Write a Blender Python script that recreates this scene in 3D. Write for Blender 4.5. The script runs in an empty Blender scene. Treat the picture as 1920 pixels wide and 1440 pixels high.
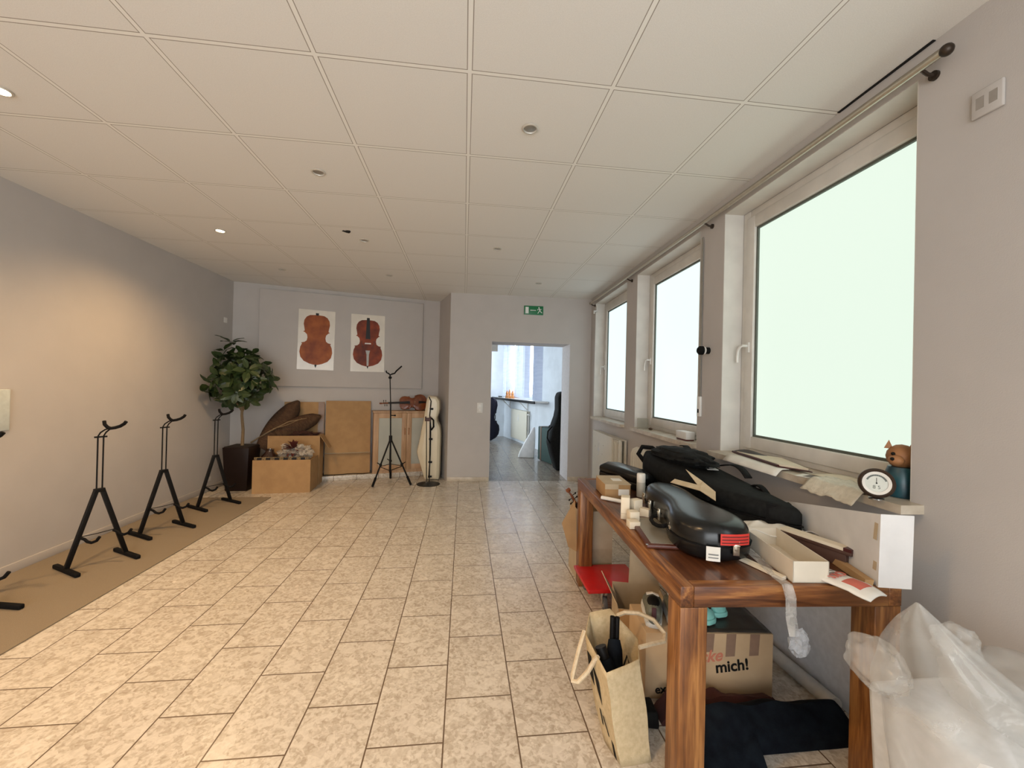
import bpy, bmesh, math, random
from math import sin, cos, pi, radians, atan2, sqrt
from mathutils import Vector, Matrix, noise
SC = bpy.context.scene
COL = SC.collection
# ------------------------------------------------------------------ camera
cam = bpy.data.cameras.new('camera'); cam.sensor_fit = 'HORIZONTAL'; cam.sensor_width = 36
cam.lens = 763.735 * 36 / 1920; cam.clip_start = .05; cam.clip_end = 100
camo = bpy.data.objects.new('camera', cam); COL.objects.link(camo)
YAW, PIT, ROL = radians(6.70308), radians(.26228), radians(1.33198)
fw = Vector((sin(YAW) * cos(PIT), cos(YAW) * cos(PIT), sin(PIT)))
rt = Vector((cos(YAW), -sin(YAW), 0)); up = rt.cross(fw)
rt2 = rt * cos(ROL) + up * sin(ROL); up2 = up * cos(ROL) - rt * sin(ROL)
mw = Matrix((rt2, up2, -fw)).transposed().to_4x4(); mw.translation = (0, 0, 1.48)
camo.matrix_world = mw
SC.camera = camo
# ------------------------------------------------------------------ world and exposure
wld = bpy.data.worlds.new('world'); SC.world = wld; wld.use_nodes = True
wld.node_tree.nodes['Background'].inputs[0].default_value = (.75, .85, 1, 1)
wld.node_tree.nodes['Background'].inputs[1].default_value = .6
vs = SC.view_settings
vs.view_transform = 'Standard'; vs.look = 'None'; vs.exposure = 0; vs.gamma = 1; vs.use_curve_mapping = False
SC.cycles.max_bounces = 8; SC.cycles.diffuse_bounces = 5; SC.cycles.transparent_max_bounces = 12
SC.cycles.use_denoising = True; SC.cycles.sample_clamp_indirect = 4
PANE_E = 1.02      # frosted panes of the street windows
BACK_E = 7.6      # shop window behind the camera
SPOT_W = 120       # each burning halogen
ROOM2_E = 7.0     # next room's window and the unseen one added for light
# ------------------------------------------------------------------ helpers
H = 2.885
random.seed(7)

class MB:
    def __init__(s): s.v = []; s.f = []; s.m = Matrix.Identity(4)
    def at(s, loc=(0, 0, 0), rx=0, ry=0, rz=0):
        s.m = Matrix.Translation(loc) @ Matrix.Rotation(rz, 4, 'Z') @ Matrix.Rotation(ry, 4, 'Y') @ Matrix.Rotation(rx, 4, 'X'); return s
    def add(s, vs_, fs):
        o = len(s.v); s.v += [s.m @ Vector(p) for p in vs_]; s.f += [tuple(i + o for i in f) for f in fs]; return s
    def box(s, a, b):
        x0, y0, z0 = a; x1, y1, z1 = b
        return s.add([(x0, y0, z0), (x1, y0, z0), (x1, y1, z0), (x0, y1, z0), (x0, y0, z1), (x1, y0, z1), (x1, y1, z1), (x0, y1, z1)],
                     [(3, 2, 1, 0), (4, 5, 6, 7), (0, 1, 5, 4), (1, 2, 6, 5), (2, 3, 7, 6), (3, 0, 4, 7)])
    def cb(s, c, d): return s.box([c[i] - d[i] / 2 for i in range(3)], [c[i] + d[i] / 2 for i in range(3)])
    def hexa(s, q): return s.add(q, [(3, 2, 1, 0), (4, 5, 6, 7), (0, 1, 5, 4), (1, 2, 6, 5), (2, 3, 7, 6), (3, 0, 4, 7)])
    def tube(s, pts, r, n=8, caps=True):
        pts = [Vector(p) for p in pts]; rs = r if isinstance(r, (list, tuple)) else [r] * len(pts)
        rings = []; ref = None
        for i, p in enumerate(pts):
            a = pts[max(i - 1, 0)]; b = pts[min(i + 1, len(pts) - 1)]; t = (b - a).normalized()
            if ref is None: ref = t.orthogonal().normalized()
            u = (ref - t * ref.dot(t))
            u = u.normalized() if u.length > 1e-4 else t.orthogonal().normalized()
            ref = u; w = t.cross(u)
            rings.append([p + (u * cos(2 * pi * k / n) + w * sin(2 * pi * k / n)) * rs[i] for k in range(n)])
        return s.loft(rings, caps)
    def loft(s, rings, caps=True):
        n = len(rings[0]); V = [p for r in rings for p in r]; F = []
        for i in range(len(rings) - 1):
            for k in range(n):
                F.append((i * n + k, i * n + (k + 1) % n, (i + 1) * n + (k + 1) % n, (i + 1) * n + k))
        if caps: F.append(tuple(range(n - 1, -1, -1))); F.append(tuple((len(rings) - 1) * n + k for k in range(n)))
        return s.add(V, F)
    def lathe(s, prof, n=24):
        return s.loft([[(r * cos(2 * pi * k / n), r * sin(2 * pi * k / n), z) for k in range(n)] for r, z in prof], prof[0][0] < .02 and prof[-1][0] < .02)
    def prism(s, out, z0, z1): return s.loft([[(x, y, z0) for x, y in out], [(x, y, z1) for x, y in out]])
    def xprism(s, out, y0, y1):       # outline in x,z extruded along y
        return s.loft([[(x, y0, z) for x, z in out], [(x, y1, z) for x, z in out]])
    def grid(s, f, nu, nv):
        V = [f(i / nu, j / nv) for j in range(nv + 1) for i in range(nu + 1)]
        return s.add(V, [(j * (nu + 1) + i, j * (nu + 1) + i + 1, (j + 1) * (nu + 1) + i + 1, (j + 1) * (nu + 1) + i) for j in range(nv) for i in range(nu)])
    def sphere(s, c, r, n=12, m=8):
        r = r if isinstance(r, (list, tuple)) else (r, r, r)
        return s.loft([[(c[0] + r[0] * sin(pi * (i + .02) / (m + .04)) * cos(2 * pi * k / n), c[1] + r[1] * sin(pi * (i + .02) / (m + .04)) * sin(2 * pi * k / n), c[2] - r[2] * cos(pi * (i + .02) / (m + .04))) for k in range(n)] for i in range(m + 1)])

def build(name, mb, mat, parent=None, smooth=False, bevel=0, thick=0, sub=0, seg=2, ang=35):
    me = bpy.data.meshes.new(name); me.from_pydata([tuple(p) for p in mb.v], [], mb.f); me.validate()
    bm = bmesh.new(); bm.from_mesh(me)
    if not thick: bmesh.ops.recalc_face_normals(bm, faces=bm.faces)
    bm.to_mesh(me); bm.free()
    me.materials.append(mat)
    if smooth:
        for p in me.polygons: p.use_smooth = True
    o = bpy.data.objects.new(name, me); COL.objects.link(o); o.parent = parent
    if thick: md = o.modifiers.new('solid', 'SOLIDIFY'); md.thickness = thick; md.offset = 0
    if sub: md = o.modifiers.new('sub', 'SUBSURF'); md.levels = md.render_levels = sub
    if bevel: md = o.modifiers.new('bev', 'BEVEL'); md.width = bevel; md.segments = seg; md.limit_method = 'ANGLE'; md.angle_limit = radians(ang)
    if bevel or (smooth and not sub): 
        for p in me.polygons: p.use_smooth = True
        bm = bmesh.new(); bm.from_mesh(me)
        for e in bm.edges:
            if len(e.link_faces) == 2 and e.calc_face_angle(0) > radians(40) and not bevel: e.smooth = False
        bm.to_mesh(me); bm.free()
    return o

def tag(o, label=None, cat=None, group=None, kind=None):
    if label: o['label'] = label
    if cat: o['category'] = cat
    if group: o['group'] = group
    if kind: o['kind'] = kind
    return o
def thing(name, label, cat, loc=(0, 0, 0), rz=0, group=None):
    o = bpy.data.objects.new(name, None); COL.objects.link(o); o.empty_display_size = .05
    o.location = loc; o.rotation_euler = (0, 0, rz); return tag(o, label, cat, group)
def single(name, mb, mat, label, cat, loc=(0, 0, 0), rz=0, group=None, **k):
    o = build(name, mb, mat, None, **k); o.location = loc; o.rotation_euler = (0, 0, rz); return tag(o, label, cat, group)
def struct(name, mb, mat, parent=None, **k):
    o = build(name, mb, mat, parent, **k)
    if parent is None: o['kind'] = 'structure'
    return o
def copy_tree(o, loc, rz, label):
    r = o.copy(); COL.objects.link(r); r.location = loc; r.rotation_euler = (0, 0, rz); r['label'] = label
    for ch in list(o.children):
        c = ch.copy(); COL.objects.link(c); c.parent = r
        for g in list(ch.children):
            d = g.copy(); COL.objects.link(d); d.parent = c
    return r
def text(name, s, mat, parent, loc, rot, size, offset=0, depth=.0006, shear=0, align='CENTER'):
    cu = bpy.data.curves.new(name, 'FONT'); cu.body = s; cu.size = size; cu.offset = offset; cu.extrude = depth; cu.shear = shear
    cu.align_x = align; cu.align_y = 'CENTER'
    t = bpy.data.objects.new(name + '_src', cu); COL.objects.link(t)
    bpy.context.view_layer.update()
    me = bpy.data.meshes.new_from_object(t.evaluated_get(bpy.context.evaluated_depsgraph_get()))
    bpy.data.objects.remove(t)
    me.materials.clear(); me.materials.append(mat)
    o = bpy.data.objects.new(name, me); COL.objects.link(o); o.parent = parent; o.location = loc; o.rotation_euler = rot
    return o
# ------------------------------------------------------------------ materials
def nodes(name):
    m = bpy.data.materials.new(name); m.use_nodes = True; nt = m.node_tree
    return m, nt, nt.nodes['Principled BSDF']
def N(nt, t, **k):
    n = nt.nodes.new(t)
    for a, b in k.items():
        if a in n.inputs: n.inputs[a].default_value = b
        else: setattr(n, a, b)
    return n
def ramp(nt, fac, stops):
    r = nt.nodes.new('ShaderNodeValToRGB'); e = r.color_ramp.elements
    while len(e) < len(stops): e.new(.5)
    for i, (p, c) in enumerate(stops): e[i].position = p; e[i].color = (*c, 1)
    nt.links.new(fac, r.inputs[0]); return r.outputs[0]
def mat(name, c, rough=.6, metal=0, c2=None, scale=30, bump=0, bscale=None, stretch=(1, 1, 1), spec=.5, detail=4, coat=0, world=False):
    m, nt, b = nodes(name)
    b.inputs['Base Color'].default_value = (*c, 1); b.inputs['Roughness'].default_value = rough; b.inputs['Metallic'].default_value = metal
    b.inputs['Specular IOR Level'].default_value = spec; b.inputs['Coat Weight'].default_value = coat
    tc = N(nt, 'ShaderNodeTexCoord'); src = tc.outputs['Object']
    if world: src = N(nt, 'ShaderNodeNewGeometry').outputs['Position']
    mp = N(nt, 'ShaderNodeMapping'); mp.inputs['Scale'].default_value = stretch; nt.links.new(src, mp.inputs[0])
    c2 = c2 or tuple(x * .9 for x in c)
    n1 = N(nt, 'ShaderNodeTexNoise', Scale=scale, Detail=detail); nt.links.new(mp.outputs[0], n1.inputs['Vector'])
    nt.links.new(ramp(nt, n1.outputs[0], [(.35, c), (.65, c2)]), b.inputs['Base Color'])
    if bump:
        n2 = N(nt, 'ShaderNodeTexNoise', Scale=bscale or scale, Detail=6); nt.links.new(mp.outputs[0], n2.inputs['Vector'])
        bp = N(nt, 'ShaderNodeBump', Strength=bump, Distance=.004); nt.links.new(n2.outputs[0], bp.inputs['Height']); nt.links.new(bp.outputs[0], b.inputs['Normal'])
    return m
def emis(name, c, e):
    m, nt, b = nodes(name); b.inputs['Base Color'].default_value = (.02, .02, .02, 1)
    b.inputs['Emission Color'].default_value = (*c, 1); b.inputs['Emission Strength'].default_value = e; b.inputs['Roughness'].default_value = .3; return m
def film(name, c, alpha, rough=.25, bump=.6, scale=14, c2=None):
    m, nt, b = nodes(name); b.inputs['Base Color'].default_value = (*c, 1); b.inputs['Roughness'].default_value = rough
    tc = N(nt, 'ShaderNodeTexCoord'); n = N(nt, 'ShaderNodeTexNoise', Scale=scale, Detail=5, Distortion=1.2); nt.links.new(tc.outputs['Object'], n.inputs['Vector'])
    bp = N(nt, 'ShaderNodeBump', Strength=bump, Distance=.02); nt.links.new(n.outputs[0], bp.inputs['Height']); nt.links.new(bp.outputs[0], b.inputs['Normal'])
    mr = N(nt, 'ShaderNodeMapRange'); mr.inputs[1].default_value = .3; mr.inputs[2].default_value = .7
    mr.inputs[3].default_value = alpha * .75; mr.inputs[4].default_value = min(1, alpha * 1.25)
    nt.links.new(n.outputs[0], mr.inputs[0]); nt.links.new(mr.outputs[0], b.inputs['Alpha']); return m
def wood(name, a, b_, c_, axis, scale=1.0, rough=.38):
    m, nt, b = nodes(name); st = [14, 14, 14]; st[axis] = 1.1
    tc = N(nt, 'ShaderNodeTexCoord'); mp = N(nt, 'ShaderNodeMapping'); mp.inputs['Scale'].default_value = [s * scale for s in st]; nt.links.new(tc.outputs['Object'], mp.inputs[0])
    n = N(nt, 'ShaderNodeTexNoise', Scale=1.6, Detail=7, Distortion=.9, Roughness=.62); nt.links.new(mp.outputs[0], n.inputs['Vector'])
    n2 = N(nt, 'ShaderNodeTexNoise', Scale=7, Detail=5); nt.links.new(mp.outputs[0], n2.inputs['Vector'])
    mx = N(nt, 'ShaderNodeMix'); mx.inputs[0].default_value = .28; nt.links.new(n.outputs[0], mx.inputs[2]); nt.links.new(n2.outputs[0], mx.inputs[3])
    nt.links.new(ramp(nt, mx.outputs[0], [(.36, a), (.5, b_), (.62, c_)]), b.inputs['Base Color'])
    b.inputs['Roughness'].default_value = rough
    bp = N(nt, 'ShaderNodeBump', Strength=.15, Distance=.002); nt.links.new(n2.outputs[0], bp.inputs['Height']); nt.links.new(bp.outputs[0], b.inputs['Normal'])
    return m

def floor_mat(name, cA, cB, cC, mortar, rough, off=(0, 0), bw=.4705, rh=.3089, chips=1.0):
    m, nt, b = nodes(name)
    g = N(nt, 'ShaderNodeNewGeometry'); sp = N(nt, 'ShaderNodeSeparateXYZ'); nt.links.new(g.outputs['Position'], sp.inputs[0])
    def addv(o, v):
        a = N(nt, 'ShaderNodeMath', operation='ADD'); nt.links.new(o, a.inputs[0]); a.inputs[1].default_value = v; return a.outputs[0]
    cx = N(nt, 'ShaderNodeCombineXYZ'); nt.links.new(addv(sp.outputs[1], off[1]), cx.inputs[0]); nt.links.new(addv(sp.outputs[0], off[0]), cx.inputs[1])
    br = N(nt, 'ShaderNodeTexBrick', offset=.5, offset_frequency=2); br.inputs['Scale'].default_value = 1
    br.inputs['Brick Width'].default_value = bw; br.inputs['Row Height'].default_value = rh; br.inputs['Mortar Size'].default_value = .0033
    br.inputs['Mortar Smooth'].default_value = .1; br.inputs['Bias'].default_value = 0
    br.inputs['Color1'].default_value = (1, 1, 1, 1); br.inputs['Color2'].default_value = (0, 0, 0, 1); br.inputs['Mortar'].default_value = (.5, .5, .5, 1)
    nt.links.new(cx.outputs[0], br.inputs['Vector'])
    # marble chips: two voronoi sizes, warped, shifted per tile
    sh = N(nt, 'ShaderNodeVectorMath', operation='MULTIPLY_ADD'); nt.links.new(br.outputs['Color'], sh.inputs[0]); sh.inputs[1].default_value = (3, 5, 2); nt.links.new(g.outputs['Position'], sh.inputs[2])
    wn_ = N(nt, 'ShaderNodeTexNoise', Scale=18, Detail=3); nt.links.new(sh.outputs[0], wn_.inputs['Vector'])
    wv = N(nt, 'ShaderNodeVectorMath', operation='MULTIPLY_ADD'); nt.links.new(wn_.outputs['Color'], wv.inputs[0]); wv.inputs[1].default_value = (.03, .03, 0); nt.links.new(sh.outputs[0], wv.inputs[2])
    v1 = N(nt, 'ShaderNodeTexVoronoi', Scale=24); v2 = N(nt, 'ShaderNodeTexVoronoi', Scale=75)
    for v in (v1, v2): nt.links.new(wv.outputs[0], v.inputs['Vector'])
    s1 = N(nt, 'ShaderNodeSeparateColor'); nt.links.new(v1.outputs['Color'], s1.inputs[0])
    s2 = N(nt, 'ShaderNodeSeparateColor'); nt.links.new(v2.outputs['Color'], s2.inputs[0])
    fn = N(nt, 'ShaderNodeTexNoise', Scale=42, Detail=6, Distortion=.8); nt.links.new(sh.outputs[0], fn.inputs['Vector'])
    base = ramp(nt, fn.outputs[0], [(.30, cB), (.46, cA), (.70, cC)])
    def fade(fac_out, thr, k, col_in, colr):       # scattered chips: cells whose random value passes thr, kept to the middle of the cell
        g1 = N(nt, 'ShaderNodeMath', operation='GREATER_THAN'); nt.links.new(fac_out, g1.inputs[0]); g1.inputs[1].default_value = thr
        g2 = N(nt, 'ShaderNodeMath', operation='MULTIPLY'); nt.links.new(g1.outputs[0], g2.inputs[0]); g2.inputs[1].default_value = k * chips
        q = N(nt, 'ShaderNodeMix', data_type='RGBA'); nt.links.new(g2.outputs[0], q.inputs[0]); nt.links.new(col_in, q.inputs[6]); q.inputs[7].default_value = (*colr, 1); return q.outputs[2]
    c1 = fade(s2.outputs[0], .70, .55, base, cC); c1 = fade(s2.outputs[1], .80, .45, c1, cB)
    c1 = fade(s1.outputs[0], .83, .60, c1, cC); c1 = fade(s1.outputs[1], .93, .35, c1, cB)
    nz = N(nt, 'ShaderNodeTexNoise', Scale=3, Detail=3); nt.links.new(sh.outputs[0], nz.inputs['Vector'])
    tone = N(nt, 'ShaderNodeMix', data_type='RGBA', blend_type='MULTIPLY'); tone.inputs[0].default_value = .5; nt.links.new(c1, tone.inputs[6])
    nt.links.new(ramp(nt, nz.outputs[0], [(.3, (.80, .78, .76)), (.7, (1, 1, 1))]), tone.inputs[7])
    mo = N(nt, 'ShaderNodeMix', data_type='RGBA'); nt.links.new(br.outputs['Fac'], mo.inputs[0]); nt.links.new(tone.outputs[2], mo.inputs[6]); mo.inputs[7].default_value = (*mortar, 1)
    nt.links.new(mo.outputs[2], b.inputs['Base Color'])
    rn = N(nt, 'ShaderNodeMapRange'); rn.inputs[3].default_value = rough * .75; rn.inputs[4].default_value = rough * 1.35; nt.links.new(nz.outputs[0], rn.inputs[0]); nt.links.new(rn.outputs[0], b.inputs['Roughness'])
    bp = N(nt, 'ShaderNodeBump', Strength=.5, Distance=.002, invert=True); nt.links.new(br.outputs['Fac'], bp.inputs['Height']); nt.links.new(bp.outputs[0], b.inputs['Normal'])
    b.inputs['Specular IOR Level'].default_value = .45
    return m

def ceiling_mat():
    m, nt, b = nodes('ceiling tiles')
    g = N(nt, 'ShaderNodeNewGeometry'); mp = N(nt, 'ShaderNodeMapping', vector_type='POINT'); mp.inputs['Location'].default_value = (.6728 + .6649 * 9, -1.8356 + .6677 * 9, 0); nt.links.new(g.outputs['Position'], mp.inputs[0])
    def br(ms):
        t = N(nt, 'ShaderNodeTexBrick', offset=0, squash=1); t.inputs['Scale'].default_value = 1
        t.inputs['Brick Width'].default_value = .6649; t.inputs['Row Height'].default_value = .6677; t.inputs['Mortar Size'].default_value = ms; t.inputs['Mortar Smooth'].default_value = 0
        nt.links.new(mp.outputs[0], t.inputs['Vector']); return t.outputs['Fac']
    nz = N(nt, 'ShaderNodeTexNoise', Scale=260, Detail=3); nt.links.new(g.outputs['Position'], nz.inputs['Vector'])
    tile = ramp(nt, nz.outputs[0], [(.3, (.70, .685, .65)), (.7, (.765, .75, .715))])
    a = N(nt, 'ShaderNodeMix', data_type='RGBA'); nt.links.new(br(.0130), a.inputs[0]); nt.links.new(tile, a.inputs[6]); a.inputs[7].default_value = (.30, .27, .23, 1)  # dark lines beside the grid bars, recess shade put into colour
    c = N(nt, 'ShaderNodeMix', data_type='RGBA'); nt.links.new(br(.009), c.inputs[0]); nt.links.new(a.outputs[2], c.inputs[6]); c.inputs[7].default_value = (.80, .785, .745, 1)
    nt.links.new(c.outputs[2], b.inputs['Base Color']); b.inputs['Roughness'].default_value = .85
    bp = N(nt, 'ShaderNodeBump', Strength=.15, Distance=.002); nt.links.new(nz.outputs[0], bp.inputs['Height']); nt.links.new(bp.outputs[0], b.inputs['Normal'])
    return m

M_wall = mat('grey lilac wall paint', (.485, .452, .425), .85, c2=(.465, .434, .408), scale=4, bump=.12, bscale=220, world=True)
M_wall2 = mat('pale blue wall paint', (.62, .66, .70), .85, scale=4, bump=.1, bscale=200)
M_reveal = mat('white reveal paint', (.66, .63, .58), .7, scale=6, bump=.05)
M_floor = floor_mat('beige agglomerate marble tiles', (.52, .465, .39), (.40, .34, .27), (.67, .62, .545), (.13, .09, .06), .25, off=(.9778, -.06))
M_floor2 = floor_mat('grey brown stone tiles', (.27, .23, .185), (.16, .13, .105), (.36, .32, .27), (.09, .07, .05), .2, off=(.3, .1), bw=.62, rh=.31)
M_ceil = ceiling_mat()
M_white = mat('white lacquer', (.72, .70, .66), .4, scale=8)
M_frame = mat('white window plastic', (.66, .63, .58), .35, scale=8)
M_marble = mat('cream marble sill', (.58, .51, .41), .35, c2=(.44, .37, .28), scale=14, bump=.05)
M_rad = mat('cream radiator enamel', (.63, .59, .49), .4, c2=(.62, .58, .48), scale=8)
M_black = mat('black lacquered steel', (.005, .0045, .0045), .45, scale=60, spec=.2)
M_blackm = mat('black matt rubber', (.005, .0045, .0045), .75, scale=60, spec=.15)
M_chrome = mat('chrome', (.6, .6, .6), .18, 1)
M_steel = mat('brushed aluminium', (.42, .38, .32), .38, 1, scale=40)
M_brass = mat('nickel latch', (.62, .56, .45), .3, 1, scale=90)
M_card = mat('brown cardboard', (.39, .235, .105), .85, c2=(.34, .20, .088), scale=9, bump=.06, bscale=60)
M_card2 = mat('pale cardboard', (.47, .375, .255), .85, c2=(.42, .33, .22), scale=9, bump=.06)
M_cardw = mat('white cardboard', (.70, .69, .68), .75, scale=9)
M_carpet = mat('taupe carpet', (.27, .215, .15), .95, c2=(.22, .175, .12), scale=260, bump=.7, bscale=420)
M_twx = wood('sheesham wood across', (.055, .016, .005), (.17, .060, .017), (.32, .14, .042), 0)
M_twy = wood('sheesham wood along', (.055, .016, .005), (.17, .060, .017), (.32, .14, .042), 1)
M_twz = wood('sheesham wood upright', (.07, .021, .006), (.20, .076, .02), (.35, .155, .046), 2)
M_ttop = wood('sheesham table top', (.05, .016, .007), (.095, .032, .013), (.145, .053, .021), 1, rough=.3)
M_beech = wood('beech wood', (.35, .20, .10), (.44, .27, .145), (.50, .33, .19), 2, .6, .5)
M_violin = mat('violin varnish', (.20, .05, .012), .22, c2=(.12, .026, .006), scale=16, stretch=(1, 1, 4), coat=.3)
M_ebony = mat('ebony', (.010, .007, .005), .4, scale=60, spec=.3)
M_paper = mat('white paper', (.74, .71, .65), .8, scale=10)
M_cream = mat('cream paper', (.68, .60, .47), .85, c2=(.62, .54, .41), scale=10)
M_red = mat('red lacquer board', (.52, .008, .010), .35, c2=(.45, .006, .008), scale=12)
M_case = mat('black moulded case', (.005, .0055, .006), .24, spec=.4, scale=120, bump=.05, bscale=300)
M_fabric = mat('black nylon fabric', (.011, .0115, .011), .75, spec=.15, c2=(.006, .006, .006), scale=40, bump=.25, bscale=350)
M_jute = mat('natural jute canvas', (.56, .45, .28), .9, c2=(.47, .37, .22), scale=60, bump=.45, bscale=300)
M_ink = mat('black print', (.007, .006, .005), .7, spec=.2)
M_leaf = mat('dark green leaf', (.018, .038, .010), .4, c2=(.042, .066, .020), scale=7)
M_trunk = mat('tan trunk', (.22, .15, .08), .9, scale=30, bump=.4)
M_pot = mat('dark brown planter', (.013, .006, .0045), .45, scale=20, spec=.25)
M_frost = mat('frosted cabinet glass', (.40, .40, .34), .5, scale=4)
M_dried = mat('dried palm fibre', (.085, .043, .018), .9, c2=(.045, .02, .008), scale=22, stretch=(1, 1, 4), bump=.5)
M_navy = mat('dark navy cloth', (.007, .010, .014), .95, spec=.1, c2=(.004, .005, .008), scale=20, bump=.35, bscale=120)
M_maroon = mat('dark maroon cloth', (.045, .010, .008), .95, scale=20, bump=.3, bscale=120)

# local frames
TH = atan2(.0345, 1); WRZ = -TH                          # window wall: local x = outward, y = along, z
def WP(d, s, z): return Vector((1.77 + d * cos(TH) + s * sin(TH), -d * sin(TH) + s * cos(TH), z))
ARZ = radians(15.06)                                      # alcove wall: local x = along, y = into the wall
def AP(s, off, z): return Vector((-3.269 + s * cos(ARZ) + off * sin(ARZ), 6.268 + s * sin(ARZ) - off * cos(ARZ), z))
TRZ = -.0638                                              # table
def TP(u, v, z=.785): return Vector((.776 + u * cos(TRZ) - v * sin(TRZ), 1.36 + u * sin(TRZ) + v * cos(TRZ), z))

# ================================================================== SETTING
struct('floor', MB().prism([(-3.31, -3.2), (1.66, -3.2), (1.985, 6.29), (-.23, 6.29), (-.437, 7.03), (-3.27, 6.27), (-3.31, 6.27)], -.1, 0), M_floor)
struct('floor_next_room', MB().prism([(.41, 6.29), (1.655, 6.29), (1.655, 6.79), (2.6, 6.79), (2.6, 12.6), (-2.6, 12.6), (-2.6, 6.79), (.41, 6.79)], -.1, 0), M_floor2)
struct('ceiling', MB().prism([(-3.45, -3.34), (1.95, -3.34), (2.25, 6.6), (-.13, 6.6), (-.30, 7.15), (-3.45, 6.33)], H, H + .12), M_ceil)
struct('ceiling_next_room', MB().prism([(-2.6, 6.79), (2.6, 6.79), (2.6, 12.6), (-2.6, 12.6)], 3.0, 3.1), M_wall2)
struct('wall_left', MB().box((-3.46, -3.2, 0), (-3.31, 6.42, H)), M_wall)
struct('wall_alcove', MB().hexa([AP(-.05, 0, 0), AP(2.933, 0, 0), AP(2.95, -.15, 0), AP(-.05, -.15, 0), AP(-.05, 0, H), AP(2.933, 0, H), AP(2.95, -.15, H), AP(-.05, -.15, H)]), M_wall)
struct('wall_alcove_side', MB().prism([(-.23, 6.295), (-.437, 7.03), (-.3, 7.05), (-.12, 6.79), (-.12, 6.295)], 0, H), M_wall)
DX0, DX1, DZ = .408, 1.655, 2.165
wf = MB().box((-.229, 6.29, 0), (DX0, 6.79, H)).box((DX1, 6.29, 0), (2.12, 6.79, H)).box((DX0, 6.29, DZ), (DX1, 6.79, H))
struct('wall_far', wf, M_wall)
struct('door_1', MB().box((DX0 - .004, 6.292, 0), (DX0 + .006, 6.788, DZ)).box((DX1 - .006, 6.292, 0), (DX1 + .004, 6.788, DZ)).box((DX0, 6.292, DZ - .006), (DX1, 6.788, DZ + .004)), mat('lit grey wall paint', (.56, .53, .52), .7))  # same grey as the wall, daylight on the jamb put into a paler colour
struct('baseboard_far', MB().box((-.229, 6.278, 0), (DX0, 6.29, .065)).box((DX1, 6.278, 0), (1.975, 6.29, .065)), M_marble, bevel=.003)
struct('baseboard_left', MB().box((-3.31, -3.1, 0), (-3.297, 6.24, .075)), M_wall, bevel=.003)
struct('baseboard_alcove', MB().at((-3.269, 6.268, 0), rz=ARZ).box((.02, -.012, 0), (2.92, 0, .075)), M_wall)
struct('trim_1', MB().at((-3.269, 6.268, 0), rz=ARZ).box((.62, -.27, 0), (2.86, -.012, .07)), M_floor, bevel=.004)
struct('wall_rear', MB().box((-3.46, -3.35, 0), (1.8, -3.2, .35)).box((-3.46, -3.35, 2.55), (1.8, -3.2, H)).box((-3.46, -3.35, .35), (-2.9, -3.2, 2.55)).box((1.2, -3.35, .35), (1.8, -3.2, 2.55)), M_wall)
# window wall with four recesses
WIN = [(1.462, 2.778), (3.10, 4.418), (4.735, 6.06), (-1.3, .35)]
RZ0, RZ1 = 1.045, 2.773
ww = MB().at((1.77, 0, 0), rz=WRZ)
ss = sorted(WIN); edges = [-3.25] + [e for w in ss for e in w] + [6.45]
for i in range(0, len(edges), 2): ww.box((0, edges[i], 0), (.3, edges[i + 1], H))
for a, b in ss: ww.box((0, a, 0), (.3, b, RZ0 - .04)); ww.box((0, a, RZ1), (.3, b, H))
struct('wall_right', ww, M_wall)
PANE = [emis('frosted pane near', (.80, .93, .80), PANE_E), emis('frosted pane middle', (.84, .97, .95), PANE_E * 1.05), emis('frosted pane far', (.80, .97, 1.0), PANE_E * 1.08), emis('frosted pane behind', (.85, .95, 1.0), PANE_E * 4)]
M_gasket = mat('grey glazing seal', (.10, .11, .09), .6)
def window(i, a, b):
    w = thing('window_%d' % (i + 1), None, None, WP(0, a, 0), WRZ); w['kind'] = 'structure'
    L = b - a; d0 = .145
    def ring(y0, y1, z0, z1, t, x0, x1, tb=None):
        tb = tb or t
        return MB().box((x0, y0, z0), (x1, y0 + t, z1)).box((x0, y1 - t, z0), (x1, y1, z1)).box((x0, y0 + t, z0), (x1, y1 - t, z0 + tb)).box((x0, y0 + t, z1 - t), (x1, y1 - t, z1))
    lin = MB().box((0.001, L - .004, RZ0), (d0, L, RZ1)).box((0.001, 0, RZ0), (d0, .004, RZ1)).box((0.001, .004, RZ1 - .004), (d0, L - .004, RZ1))
    build('reveal_lining', lin, M_reveal, w)
    build('window_frame', ring(-.046, L - .004, RZ0, RZ1 - .004, .075, d0, d0 + .07, .05), M_frame, w, bevel=.004)
    sash = build('sash', ring(.0, L - .055, RZ0 + .035, RZ1 - .055, .085, d0 - .012, d0 + .05), M_frame, w, bevel=.006)
    build('glazing_bead', ring(.085, L - .14, RZ0 + .12, RZ1 - .14, .014, d0 + .004, d0 + .03), M_gasket, sash)
    build('window_pane', MB().box((d0 + .018, .085, RZ0 + .12), (d0 + .026, L - .14, RZ1 - .14)), PANE[i], w)
    pr = .10 if i == 0 else .05
    build('window_sill', MB().box((-pr, -.05 if i == 0 else .0, RZ0 - .036), (0, L + (.002 if i == 0 else .0), RZ0)).box((0, 0, RZ0 - .036), (d0 + .01, L, RZ0)), M_marble, w)
    hz = 1.79; hy = L - .10
    hd = MB().box((d0 - .024, hy - .014, hz - .035), (d0 - .011, hy + .014, hz + .035))
    hd.tube([(d0 - .02, hy, hz + .012), (d0 - .058, hy, hz + .012), (d0 - .066, hy + .012, hz + .006), (d0 - .066, hy + .034, hz - .02), (d0 - .066, hy + .042, hz - .06), (d0 - .066, hy + .04, hz - .105)], .0095, 8)
    build('window_handle', hd, M_white, w, smooth=True)
    return w
for i, (a, b) in enumerate(WIN): window(i, a, b)
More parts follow.
